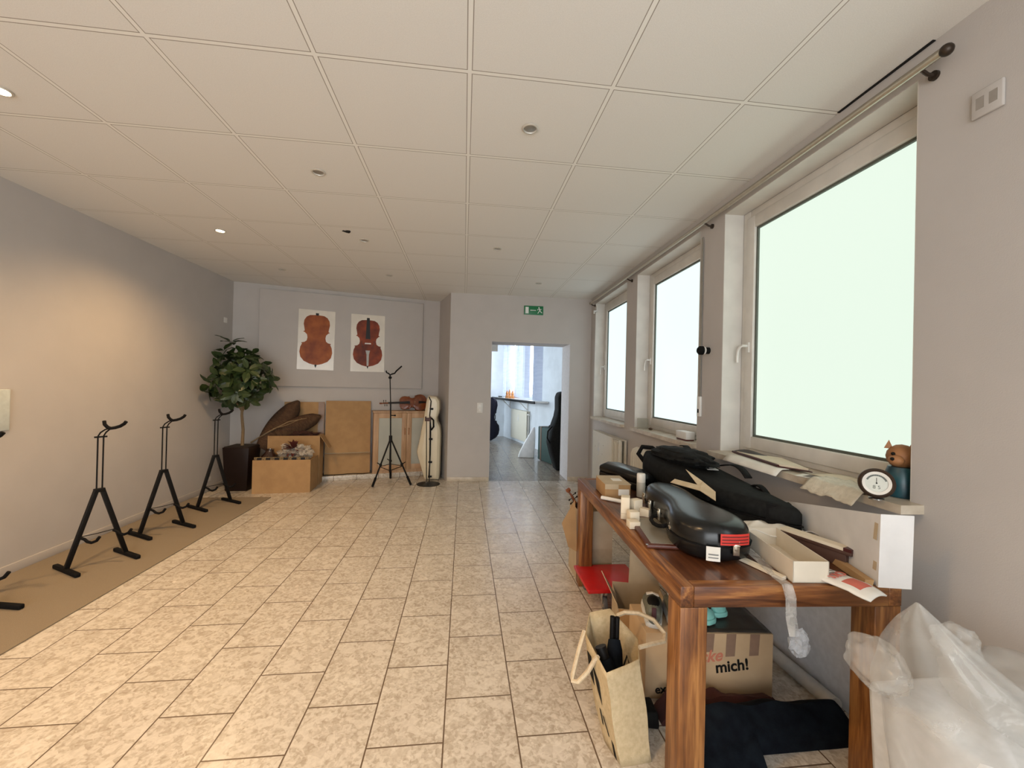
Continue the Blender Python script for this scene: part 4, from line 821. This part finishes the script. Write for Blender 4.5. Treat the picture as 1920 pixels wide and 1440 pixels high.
# soft black case
sc2 = thing('soft_case', 'large black fabric instrument case piled along the window side of the table', 'instrument case', (0, 0, 0))
foot = [(1.592, 1.735), (1.612, 1.80), (1.69, 2.95), (1.62, 3.03), (1.36, 2.96), (1.30, 2.80), (1.31, 2.35), (1.385, 2.02), (1.55, 1.75)]
cxm = (1.50, 2.40)
def sring(k, z, lift=0): 
    R = []
    for x, y in foot:
        f = (y - 1.74) / 1.29
        R.append((cxm[0] + (x - cxm[0]) * k, cxm[1] + (y - cxm[1]) * (1 - (1 - k) * .4), Z + z + lift * f))
    return R
build('shell', MB().loft([sring(.97, 0.001), sring(1, .02), sring(1, .062, .02)]), M_fabric, sc2, bevel=.012, seg=2)
build('lid', MB().loft([sring(1.0, .066, .02), sring(1, .12, .06), sring(.92, .145, .085), sring(.55, .152, .10)]), M_fabric, sc2, bevel=.012, seg=2)
build('zip', MB().loft([sring(1.008, .060, .02), sring(1.008, .068, .02)]), M_blackm, sc2)
def onlid(x, y, z=0): return (x, y, Z + .150 + .09 * (y - 1.74) / 1.29 + z)
build('front_pocket', MB().loft([[(1.36, 2.10, Z + .085), (1.335, 2.35, Z + .09), (1.335, 2.35, Z + .15), (1.36, 2.10, Z + .14)], [(1.33, 2.085, Z + .09), (1.305, 2.35, Z + .095), (1.305, 2.35, Z + .14), (1.33, 2.085, Z + .13)]]), M_fabric, sc2, bevel=.006)
build('handle', MB().grid(lambda u, v: (1.585 + .03 * v, 1.97 + .14 * u, Z + .15 + .035 * sin(pi * u)), 10, 2), M_blackm, sc2, thick=.008, smooth=True)
build('shoulder_strap', MB().grid(lambda u, v: (1.60 + .045 * v + .03 * sin(u * 7), 2.15 + .75 * u, Z + .20 + .06 * u + .03 * sin(u * 9)), 26, 2), M_blackm, sc2, thick=.006, smooth=True)
build('strap_loop', MB().tube([(1.36, 2.93, Z + .15), (1.33, 2.97, Z + .20), (1.37, 2.99, Z + .25), (1.44, 2.97, Z + .245), (1.47, 2.92, Z + .215)], .017, 8), M_blackm, sc2, smooth=True)
build('address_tag', MB().hexa([(1.50, 2.35, Z + .206), (1.56, 2.33, Z + .206), (1.60, 2.62, Z + .228), (1.545, 2.64, Z + .228), (1.50, 2.35, Z + .209), (1.56, 2.33, Z + .209), (1.60, 2.62, Z + .231), (1.545, 2.64, Z + .231)]), M_paper, sc2)
build('velcro_band', MB().loft([[(1.60, 1.815, Z + .003), (1.515, 1.815, Z + .003), (1.515, 1.815, Z + .143), (1.60, 1.815, Z + .147)], [(1.61, 1.845, Z + .003), (1.49, 1.845, Z + .003), (1.49, 1.845, Z + .146), (1.61, 1.845, Z + .15)]]) , M_blackm, sc2)
# pouch heap on the far part of the case
single('black_pouch', crumple((0, 0, .06), (.13, .30, .055), .2, 6, 4), M_fabric, 'slack black fabric pouch heaped on the far end of the large soft case', 'pouch', (1.47, 2.60, Z + .185), .1, smooth=True)
# far slim case
fc = thing('violin_case', 'slim oblong black violin case at the far end of the table', 'instrument case', (0, 0, 0))
fo_ = [(1.055, 3.06), (1.12, 3.13), (1.22, 3.10), (1.305, 2.80), (1.285, 2.60), (1.19, 2.58)]
build('shell', MB().loft([[(x, y, Z + .001) for x, y in fo_], [(x, y, Z + .05) for x, y in fo_]]), M_case, fc, bevel=.008)
build('lid', MB().loft([[(x, y, Z + .054) for x, y in fo_], [(x, y, Z + .095) for x, y in fo_], [(1.24 + (x - 1.24) * .8, 2.8 + (y - 2.8) * .9, Z + .118) for x, y in fo_]]), M_case, fc, bevel=.010)
build('seam', MB().loft([[(1.24 + (x - 1.24) * .985, 2.8 + (y - 2.8) * .985, Z + .05) for x, y in fo_], [(1.24 + (x - 1.24) * .985, 2.8 + (y - 2.8) * .985, Z + .054) for x, y in fo_]]), M_blackm, fc)
build('latch', MB().cb((1.125, 2.895, Z + .055), (.012, .03, .035)), M_steel, fc, bevel=.002)
# white folded board at the wall edge of the table
bd = thing('white_board', 'tall white folded cardboard with two slots standing at the table edge by the wall', 'cardboard', (0, 0, 0))
F0, F1, Fz = Vector((1.500, 1.302, Z)), Vector((1.604, 1.279, Z)), .262
Fb = Vector((1.70, 1.98, Z)) 
def vquad(a, b, h, t=.004):
    d = (b - a).normalized(); n_ = Vector((-d.y, d.x, 0)) * t; U = Vector((.006, 0, h))
    return [a, b, b + n_, a + n_, a + U, b + U, b + n_ + U, a + n_ + U]
lp = vquad(F0, Fb, Fz); lp[5] = Vector(lp[1]) + Vector((.003, 0, .118)); lp[6] = Vector(lp[2]) + Vector((.003, 0, .118))
build('long_panel', MB().hexa(lp), M_cardw, bd)
build('end_flap', MB().hexa(vquad(F0, F1, Fz)), M_cardw, bd)
dF = (Fb - F0).normalized()
for z0, z1 in ((.055, .115), (.165, .225)):
    a = F0 + dF * .012 + Vector((-.0042, 0, z0)); b = F0 + dF * .030 + Vector((-.0042, 0, z0))
    build('slot', MB().hexa([tuple(p) for p in vquad(a, b, z1 - z0, .001)]), M_card2, bd)
# open white box
ob = thing('open_box', 'open empty off-white cardboard box near the front edge of the table', 'box', tuple(TP(.497, .022, Z)), TRZ - .03)
w_, l_, h_ = .135, .36, .078
build('box_body', MB().hexa([(-w_ / 2, 0, 0), (w_ / 2, 0, 0), (w_ / 2 + .05, l_, 0), (-w_ / 2 + .03, l_, 0), (-w_ / 2, 0, .003), (w_ / 2, 0, .003), (w_ / 2 + .05, l_, .003), (-w_ / 2 + .03, l_, .003)])
      .hexa([(-w_ / 2, 0, 0), (w_ / 2, 0, 0), (w_ / 2, .003, 0), (-w_ / 2, .003, 0), (-w_ / 2, 0, h_), (w_ / 2, 0, h_), (w_ / 2, .003, h_), (-w_ / 2, .003, h_)])
      .hexa([(-w_ / 2, 0, 0), (-w_ / 2 + .003, 0, 0), (-w_ / 2 + .033, l_, 0), (-w_ / 2 + .03, l_, 0), (-w_ / 2, 0, h_), (-w_ / 2 + .003, 0, h_), (-w_ / 2 + .033, l_, h_), (-w_ / 2 + .03, l_, h_)])
      .hexa([(w_ / 2 - .003, 0, 0), (w_ / 2, 0, 0), (w_ / 2 + .05, l_, 0), (w_ / 2 + .047, l_, 0), (w_ / 2 - .003, 0, h_), (w_ / 2, 0, h_), (w_ / 2 + .05, l_, h_), (w_ / 2 + .047, l_, h_)])
      .hexa([(-w_ / 2 + .03, l_ - .003, 0), (w_ / 2 + .05, l_ - .003, 0), (w_ / 2 + .05, l_, 0), (-w_ / 2 + .03, l_, 0), (-w_ / 2 + .03, l_ - .003, h_), (w_ / 2 + .05, l_ - .003, h_), (w_ / 2 + .05, l_, h_), (-w_ / 2 + .03, l_, h_)]), mat('off white card', (.64, .575, .47), .8, scale=9), ob)
# crumpled paper and cloth between cases
def pap(u, v):
    x = 1.27 + .33 * u + .02 * v; y = 1.71 + .17 * v - .05 * u
    return (x, y, Z + .050 + .026 * noise.noise(Vector((u * 4, v * 4, 3))) + .012 * sin(u * 9 + v * 4))
single('white_paper_bag', MB().grid(pap, 22, 12), M_paper, 'crumpled white paper lying over the back of the open off-white box', 'paper', (0, 0, 0), 0, thick=.002, smooth=True)
mg = thing('notebook', 'thin cream notebook with a dark red end beside the white board', 'notebook', (1.505, 1.575, Z), .28)
build('cover', MB().box((-.02, -.14, .052), (.03, .14, .066)).box((-.015, -.12, .0), (.025, .14, .052)), mat('dark brown cover', (.06, .025, .016), .6), mg, bevel=.002)
build('pages', MB().box((-.018, -.115, .066), (.028, .14, .078)), M_cream, mg)
build('red_end', MB().box((-.0185, -.141, .064), (.0285, -.112, .079)), M_leath, mg)
single('brown_shadow_strip', MB().hexa(vquad(Vector((1.482, 1.310, Z)), Vector((1.60, 1.70, Z)), .022, .028)), M_card, 'flat brown strip standing for the dark shadow along the foot of the white board', 'strip')  # brown strip drawn for the shadow at the foot of the board
# newspaper
nw = thing('newspaper', 'folded newspaper with red print sticking over the front table edge', 'newspaper', (1.392, 1.30, Z), .36)
def npg(u, v):
    w = .125 * (1 if v > .12 else .8 + v * 1.6)
    return ((u - .5) * w + .0, -.075 + .24 * v, .012 + .010 * sin(u * 3.1) - (.012 * (1 - v / .25) if v < .25 else 0))
build('sheets', MB().grid(npg, 8, 12), M_paper, nw, thick=.005, smooth=True)
def npp(u0, u1, v0, v1, z=.0066):
    return MB().grid(lambda u, v: (lambda p: (p[0], p[1], p[2] + z - .0033))(npg(u0 + (u1 - u0) * u, v0 + (v1 - v0) * v)), 4, 4)
build('red_picture', npp(.25, .85, .16, .40), mat('printed red', (.55, .13, .09), .7), nw, thick=.0006)
text('headline_text', 'OKS', bpy.data.materials['printed red'], nw, (.0, .055, .027), (.06, 0, pi), .045, .001)
for k in range(4): build('text_line', npp(.1, .9, .60 + k * .07, .63 + k * .07), mat('newsprint', (.22, .20, .17), .8) if k == 0 else bpy.data.materials['newsprint'], nw, thick=.0006)
nw.rotation_euler = (0, 0, .30)
# plastic strip hanging over the edge
M_film = film('hanging clear film', (.60, .58, .54), .42, .15, .8, 22)
def strip(u, v):
    P = [(1.205, 1.60, Z + .03), (1.20, 1.50, Z + .014), (1.168, 1.40, Z + .012), (1.158, 1.33, Z + .010), (1.160, 1.312, Z - .03), (1.166, 1.311, Z - .10), (1.178, 1.309, Z - .165)]
    t = v * (len(P) - 1); i = min(int(t), len(P) - 2); f = t - i
    p = Vector(P[i]).lerp(Vector(P[i + 1]), f)
    return (p.x + (u - .5) * .042, p.y + .004 * sin(u * 6 + v * 9), p.z + .002 * sin(u * 5))
fl_ = single('plastic_strip', MB().grid(strip, 6, 30), M_film, 'clear plastic strip hanging over the front table edge beside the open box', 'plastic strip', smooth=True)
single('plastic_bag', crumple((0, 0, 0), (.036, .026, .048), .28, 4, 11), film('clear crinkled bag', (.50, .53, .57), .40, .08, 1, 24), 'small clear crumpled plastic bag dangling below the front table edge', 'plastic bag', (1.20, 1.318, Z - .195), smooth=True)
# cream strip on the table under the film
single('white_tray', MB().hexa([(1.125, 1.60, Z), (1.15, 1.60, Z), (1.205, 1.385, Z), (1.18, 1.375, Z), (1.125, 1.60, Z + .012), (1.15, 1.60, Z + .012), (1.205, 1.385, Z + .012), (1.18, 1.375, Z + .012)]), M_cream, 'narrow cream tray lying left of the open box on the table', 'tray')

# ================================================================== UNDER AND BEFORE THE TABLE
# dolly
dl = thing('dolly', 'small red dolly board with castors under the far end of the table', 'dolly', (1.045, 2.785, 0), -.01)
build('deck', MB().box((-.20, -.19, .125), (.20, .19, .15)), M_red, dl, bevel=.004)
for x_, y_ in ((-.08, -.135), (.13, -.13), (-.13, .15), (.14, .15)):
    w_ = build('wheel', MB().at((x_, y_ - .02, .045), ry=pi / 2).lathe([(.012, -.012), (.03, -.012), (.043, -.010), (.045, 0), (.043, .010), (.03, .012), (.012, .012)], 24), mat('grey castor tyre', (.10, .10, .11), .5) if 'grey castor tyre' not in bpy.data.materials else bpy.data.materials['grey castor tyre'], dl, smooth=True)
    build('wheel_hub', MB().at((x_, y_ - .02, .045), ry=pi / 2).lathe([(.001, -.0135), (.026, -.0135), (.026, .0135), (.001, .0135)], 20), M_chrome, w_, smooth=True)
    build('fork', MB().box((x_ - .018, y_ - .028, .04), (x_ - .0145, y_ + .02, .118)).box((x_ + .0145, y_ - .028, .04), (x_ + .018, y_ + .02, .118)).box((x_ - .028, y_ - .028, .114), (x_ + .028, y_ + .03, .125)), M_chrome, dl, bevel=.001)
bx = carton('cardboard_box', 'pale cardboard box behind the red dolly with a flap sticking out left', 'box', (1.03, 3.17, .001), -.02, .27, .28, .53, (), M_card2)
build('flap', MB().add([(-.165, -.135, .62), (-.262, -.13, .44), (-.208, -.13, .26), (-.137, -.13, .22)], [(0, 1, 2, 3)]), M_card, bx, thick=.004)
build('lower_strip', MB().box((-.135, -.1412, .0), (.135, -.1401, .24)), mat('darker cardboard', (.40, .31, .20), .85), bx)  # thin strip of darker cardboard tone over the lower front
fiddle('violin', 'dark brown violin neck sticking out of the box behind the far table leg', 'violin', (.985, 3.20, .355), (0, 0, 0), .24, rib=.03).rotation_euler = (radians(80), radians(-22), radians(30))
# low open box with flaps in front
lb = thing('cardboard_box', 'open brown cardboard box with raised flaps under the table', 'box', (1.055, 2.33, 0), -.26)
build('box_body', MB().box((-.13, -.15, 0), (.16, -.145, .235)).box((-.13, .145, 0), (.16, .15, .25)).box((-.13, -.145, 0), (-.125, .145, .235)).box((.155, -.145, 0), (.16, .145, .235)).box((-.125, -.145, 0), (.155, .145, .005)), M_card2, lb)
build('flap', MB().add([(-.128, -.12, .238), (-.128, .01, .238), (-.205, .07, .345)], [(0, 1, 2)]), M_card2, lb, thick=.004)
build('flap', MB().add([(-.03, .147, .25), (.155, .147, .25), (.15, .17, .43), (-.02, .17, .45)], [(0, 1, 2, 3)]), M_card2, lb, thick=.004)
build('flap', MB().add([(-.125, -.152, .235), (.10, -.152, .235), (.08, -.21, .15), (-.115, -.21, .16)], [(0, 1, 2, 3)]), M_card, lb, thick=.004)
# kraft box with lettering
kb_ = thing('cardboard_box', 'kraft cardboard box printed mich! under the table', 'box', (0, 0, 0))
q0, q1 = Vector((.892, 1.862, 0)), Vector((1.505, 1.800, 0)); dd = (q1 - q0).normalized(); n2 = Vector((-dd.y, dd.x, 0)) * .26
KH = .315
M_kraft = mat('light kraft board', (.50, .35, .205), .85, c2=(.46, .315, .18), scale=8)
build('box_body', MB().hexa([q0, q1, q1 + n2, q0 + n2] + [p + Vector((0, 0, KH)) for p in (q0, q1, q1 + n2, q0 + n2)]), M_kraft, kb_, bevel=.003)
KRZ = atan2(dd.y, dd.x)
def kp(s, z, off=.0012): 
    p = q0 + dd * s + Vector((dd.y, -dd.x, 0)) * off; return (p.x, p.y, z)
M_kbrown = mat('brown print', (.24, .145, .095), .85)
for s0, s1, z0 in ((.27, .325, .225), (.385, .430, .205), (.50, .545, .21)):
    build('printed_stripe', MB().hexa([kp(s0, z0, .0004), kp(s1, z0 + .003, .0004), kp(s1, z0 + .003, .0009), kp(s0, z0, .0009), kp(s0 + .004, KH - .001, .0004), kp(s1 + .006, KH - .001, .0004), kp(s1 + .006, KH - .001, .0009), kp(s0 + .004, KH - .001, .0009)]), M_kbrown, kb_)
rotk = (radians(90), radians(-7), KRZ)
text('lettering', 'mich!', M_ink, kb_, kp(.418, .160), rotk, .074, .0018)
text('script_lettering', 'cke', mat('salmon print', (.52, .17, .10), .8), kb_, kp(.312, .205, .0014), rotk, .078, .0015, shear=.35)
text('small_lettering', 'ex', M_ink, kb_, kp(.075, .045), rotk, .055, .001)
build('printed_dot', MB().at(kp(.30, .035, .001), rz=KRZ).xprism([(.020 * cos(k * pi / 8), .016 * sin(k * pi / 8)) for k in range(16)], -.0004, .0004), mat('dull pink print', (.36, .16, .11), .8), kb_)
single('dark_film', MB().at(tuple(q0), rz=KRZ).grid(lambda u, v: (.24 + .37 * u, .004 + .25 * v, KH + .004 + .01 * abs(noise.noise(Vector((u * 5, v * 5, 1))))), 14, 8), mat('dark grey film', (.055, .047, .038), .3, c2=(.035, .03, .025), scale=9, bump=.4), 'dark grey plastic film spread on top of the kraft box', 'plastic film', thick=.002, smooth=True)
# shoes and clogs on the kraft box
def shoe(name, label, cat, loc, rz, L, upper, solem, group, clog=False):
    t = thing(name, label, cat, loc, rz, group)
    def ring(y, w, z0, z1, n=14): return [(w * cos(2 * pi * k / n), y, z0 + (z1 - z0) * (.5 + .5 * sin(2 * pi * k / n))) for k in range(n)]
    st = [(0, .020, .016, .035), (.04, .036, .014, .055), (.14, .047, .012, .070), (.30, .052, .012, .082), (.45, .048, .012, .098), (.60, .042, .012, .108), (.80, .040, .012, .112 if not clog else .09), (.95, .034, .013, .105 if not clog else .085), (1, .020, .018, .085)]
    build('upper', MB().loft([ring(y * L, w, a, b) for y, w, a, b in st]), upper, t, smooth=True, sub=1)
    build('sole', MB().loft([[(w * s_ * 1.06, y * L - .006, z) for y, w, *_ in st for s_ in (1,)] + [(-w * 1.06, y * L - .006, z) for y, w, *_ in reversed(st)] for z in (0, .024)]), solem, t, bevel=.004)
    if clog:
        for k, (x_, y_) in enumerate(((-.022, .14), (.018, .13), (-.02, .26), (.02, .26))): build('vent_hole', MB().sphere((x_, y_ * L, .064 + .02 * y_), (.008, .010, .010), 8, 6), M_ink, t, smooth=True)
    else:
        build('opening', MB().sphere((0, .72 * L, .098), (.031, .20 * L, .017), 14, 8), M_ink, t, smooth=True)
        build('heel_tab', MB().box((-.011, .985 * L, .040), (.011, 1.012 * L, .105)), bpy.data.materials['maroon tongue'] if 'maroon tongue' in bpy.data.materials else mat('maroon tongue', (.07, .025, .03), .8), t, bevel=.008)
        for k in range(4): build('lace', MB().tube([(-.030, (.30 + k * .06) * L, .082 + k * .005), (0, (.30 + k * .06) * L, .090 + k * .006), (.030, (.30 + k * .06) * L, .082 + k * .005)], .0035, 6), M_paper, t)
    return t
M_gs = mat('grey green mesh', (.16, .165, .125), .85, c2=(.11, .115, .09), scale=60, bump=.3)
M_sole = mat('white rubber sole', (.68, .67, .63), .6)
s1 = shoe('sneaker', 'left grey green sneaker standing heel forward on the kraft box', 'shoe', (1.045, 2.13, KH + .001), pi - .40, .27, M_gs, M_sole, 'grey green sneakers')
s2 = shoe('sneaker', 'right grey green sneaker partly hidden behind the table leg', 'shoe', (1.155, 2.115, KH + .001), pi - .40, .27, M_gs, M_sole, 'grey green sneakers')
M_mint = mat('mint foam', (.25, .60, .54), .6)
shoe('clog', 'front mint green foam clog on the dark film behind the table leg', 'shoe', (1.235, 1.875, KH + .016), .35, .22, M_mint, M_mint, 'mint foam clogs', True)
shoe('clog', 'rear mint green foam clog beside its twin on the dark film', 'shoe', (1.325, 1.93, KH + .016), .12, .22, M_mint, M_mint, 'mint foam clogs', True)
# white board leaning on the wall and pipe on the floor
single('white_board', MB().hexa([WP(-.03, 1.66, .001), WP(-.02, 1.66, .001), WP(-.02, 2.75, .001), WP(-.03, 2.75, .001), WP(-.016, 1.66, .70), WP(-.006, 1.66, .70), WP(-.006, 2.75, .70), WP(-.016, 2.75, .70)]), mat('blue white panel', (.74, .75, .78), .6), 'white board leaning on the wall below the window behind the table', 'board', bevel=.002)
single('floor_tube', MB().tube([(1.724, 2.70, .036), (1.742, 1.70, .036)], .034, 16), mat('grey white tube', (.50, .49, .46), .5), 'grey white tube lying on the floor along the wall under the table', 'tube', smooth=True)
# coat heap
def coat(u, v):
    x = .95 + .79 * u; y = 1.46 + .31 * v
    f = max(0, 1 - abs(v - .58) / .42) ** .55 * (1 - max(0, (u - .93) / .07) ** 2) ** .5
    base = .115 * f * (1.15 - .25 * u) * (1 + .28 * noise.noise(Vector((x * 7, y * 9, 4))))
    if v < .3 and u < .34: base = max(base, .055 + .03 * noise.noise(Vector((x * 11, y * 11, 8))))
    if v < .22 and u >= .34: y = y + (.22 - v) * .31; base *= .6
    e = sin(pi / 2 * min(1, min(u, 1 - u) * 9)) * sin(pi / 2 * min(1, min(v, 1 - v) * 4))
    return (x, y, .002 + max(base, .01) * e)
single('coat', MB().grid(coat, 60, 26), M_navy, 'dark navy coat heaped on the floor under the front of the table', 'coat', smooth=True)
def mar(u, v):
    x = .90 + .62 * u; y = 1.70 + .115 * v
    return (x, y, .002 + (.105 - .05 * u + .03 * noise.noise(Vector((x * 12, y * 12, 1)))) * min(1, min(u, 1 - u) * 8, min(v, 1 - v) * 4))
single('maroon_cloth', MB().grid(mar, 30, 10), M_maroon, 'dark maroon cloth between the navy coat and the kraft box', 'cloth', smooth=True)
single('black_bag', MB().loft([[(.80, 1.70, .0), (.88, 1.68, 0), (.90, 1.80, 0), (.83, 1.80, 0)], [(.805, 1.70, .07), (.875, 1.69, .07), (.885, 1.79, .07), (.835, 1.79, .07)]]), M_fabric, 'small dark bag on the floor between the jute bag and table leg', 'bag', bevel=.012)
# jute bag
jb = thing('jute_bag', 'tall natural jute tote bag with long handles before the table', 'bag', (0, 0, 0))
# bottom ring and top ring, order: front corner, right front, right back, left back, left front
Bt = [(.645, 1.535, 0), (.770, 1.545, 0), (.775, 1.72, 0), (.66, 1.78, 0), (.625, 1.62, 0)]
Tp = [(.600, 1.585, .335), (.757, 1.640, .345), (.850, 1.86, .285), (.745, 1.95, .388), (.640, 1.95, .372), (.582, 1.83, .345)]
Bt = [(.645, 1.535, 0), (.772, 1.545, 0), (.790, 1.70, 0), (.74, 1.80, 0), (.66, 1.80, 0), (.622, 1.66, 0)]
Md = [(.612, 1.560, .18), (.768, 1.585, .18), (.825, 1.78, .16), (.745, 1.89, .19), (.65, 1.88, .19), (.588, 1.74, .18)]
def subdiv(R, k=4):
    o = []
    for i, p in enumerate(R):
        q = R[(i + 1) % len(R)]
        for j in range(k): o.append(Vector(p).lerp(Vector(q), j / k))
    return o
def mixr(t):
    if t < .5: f = t * 2; A, B = Bt, Md
    else: f = t * 2 - 1; A, B = Md, Tp
    R = subdiv([Vector(a).lerp(Vector(b), f) for a, b in zip(A, B)])
    return [p + Vector((noise.noise(p * 9), noise.noise(p * 9 + Vector((5, 0, 0))), 0)) * .008 for p in R]
rings = [mixr(i / 10) for i in range(11)]
build('bag_body', MB().loft(rings, caps=False), M_jute, jb, thick=.004, smooth=True)
build('bag_bottom', MB().add(rings[0], [tuple(range(len(rings[0])))]), M_jute, jb)
M_handle = mat('cream webbing', (.62, .52, .37), .9, c2=(.54, .44, .30), scale=80, bump=.3)
def strap(pts, w=.016):
    return MB().tube(pts, w * .5, 6)
build('handle', MB().tube([(.585, 1.85, .345), (.545, 1.80, .29), (.505, 1.75, .215), (.500, 1.735, .20), (.52, 1.72, .205), (.56, 1.71, .255), (.585, 1.70, .31), (.592, 1.68, .335)], [.010] * 8, 6), M_handle, jb, smooth=True)
build('handle', MB().tube([(.775, 1.93, .365), (.80, 1.90, .395), (.86, 1.88, .40), (.92, 1.845, .385), (.955, 1.80, .345), (.93, 1.76, .335), (.86, 1.745, .335), (.80, 1.735, .33)], [.010] * 8, 6), M_handle, jb, smooth=True)
def left_pt(t, z, off=.004):   # point on the left face: t 0 front .. 1 back
    k = z / .34
    a = Vector(rings[min(10, int(k * 10))][0]); bk = Vector(rings[min(10, int(k * 10))][20])
    p = a.lerp(bk, t); d = (bk - a).normalized(); n_ = Vector((d.y, -d.x, 0)); n_ = n_ if n_.x < 0 else -n_
    return p + n_ * off + Vector((0, 0, z - p.z))
def print_blob(name, poly):
    V = [left_pt(t, z, .006) for t, z in poly]
    return build(name, MB().add(V, [tuple(range(len(V)))]), M_ink, jb, thick=.001)
print_blob('printed_mark', [(.75, .30), (.95, .30), (.98, .22), (.80, .20)])
print_blob('printed_mark', [(.45, .24), (.72, .28), (.62, .20), (.40, .17)])
print_blob('printed_mark', [(.50, .12), (.56, .12), (.52, .06), (.47, .06)])
print_blob('printed_mark', [(.66, .13), (.72, .13), (.70, .08), (.64, .08)])
print_blob('printed_mark', [(.22, .055), (.36, .06), (.34, .01), (.20, .006)])
um = thing('umbrella', 'folded black umbrella standing inside the jute bag', 'umbrella', (0, 0, 0))
build('canopy', MB().tube([(.70, 1.72, .06), (.70, 1.75, .20), (.705, 1.78, .30), (.71, 1.80, .33)], [.030, .034, .034, .026], 10), M_navy, um, smooth=True)
build('handle', MB().tube([(.699, 1.80, .32), (.702, 1.806, .432)], .0115, 8).tube([(.722, 1.80, .32), (.725, 1.806, .427)], .0115, 8), M_black, um, smooth=True)
um2 = thing('folding_umbrella', 'short black folding umbrella leaning beside the other in the jute bag', 'umbrella', (0, 0, 0))
build('canopy', MB().tube([(.69, 1.66, .06), (.665, 1.68, .20), (.635, 1.72, .30)], [.04, .045, .03], 10), M_navy, um2, smooth=True)
build('handle', MB().tube([(.637, 1.717, .295), (.622, 1.735, .345)], [.022, .026], 10), M_black, um2, smooth=True)
build('strap', MB().tube([(.70, 1.69, .25), (.73, 1.70, .32), (.745, 1.69, .26), (.72, 1.67, .20)], .005, 6), M_black, um2, smooth=True)
# bin with plastic bags at the right edge
M_bag = film('milky plastic', (.56, .55, .52), .34, .18, .6, 6)
bn = single('white_bin', MB().loft([[(1.25, .76, 0), (1.60, .76, 0), (1.60, 1.08, 0), (1.25, 1.08, 0)], [(1.225, .74, .62), (1.62, .74, .62), (1.62, 1.10, .62), (1.225, 1.10, .62)]]), mat('white bin', (.62, .64, .66), .5), 'large white bin under plastic bags at the right photo edge', 'bin', bevel=.02)
def peaked(a, t):
    # t 0 bottom .. 1 peak
    R = [(0, 1.42, .93, .40, .225, .20), (.4, 1.355, .95, .64, .165, .19), (.62, 1.30, .95, .76, .105, .14), (.82, 1.245, .955, .86, .045, .06), (1, 1.217, .955, .925, .003, .005)]
    for i in range(len(R) - 1):
        if t <= R[i + 1][0]:
            f = (t - R[i][0]) / (R[i + 1][0] - R[i][0]); p = [R[i][k] + (R[i + 1][k] - R[i][k]) * f for k in range(6)]; break
    k = 1 + .10 * noise.noise(Vector((cos(a) * 1.5, sin(a) * 1.5, t * 2.5))) + .04 * sin(a * 9 + t * 5)
    return (p[1] + p[4] * k * cos(a), p[2] + p[5] * k * sin(a), p[3])
single('plastic_bag', blob(peaked, 60, 36), M_bag, 'milky plastic bag pulled up to a point over the white bin', 'plastic bag', smooth=True)
single('plastic_bag', crumple((0, 0, 0), (.048, .09, .07), .22, 4, 21), M_bag, 'small crumpled milky bag bulging left over the bin toward the table leg', 'plastic bag', (1.205, 1.05, .70), smooth=True)
single('plastic_bag', crumple((0, 0, 0), (.19, .19, .12), .22, 4, 31), M_bag, 'wide crumpled milky bag on the right of the bin at the photo edge', 'plastic bag', (1.555, .90, .64), smooth=True)
single('plastic_bag', crumple((0, 0, 0), (.05, .05, .045), .3, 5, 41), M_bag, 'little plastic bag tip peeking over behind the pointed bag', 'plastic bag', (1.43, 1.02, .77), smooth=True)
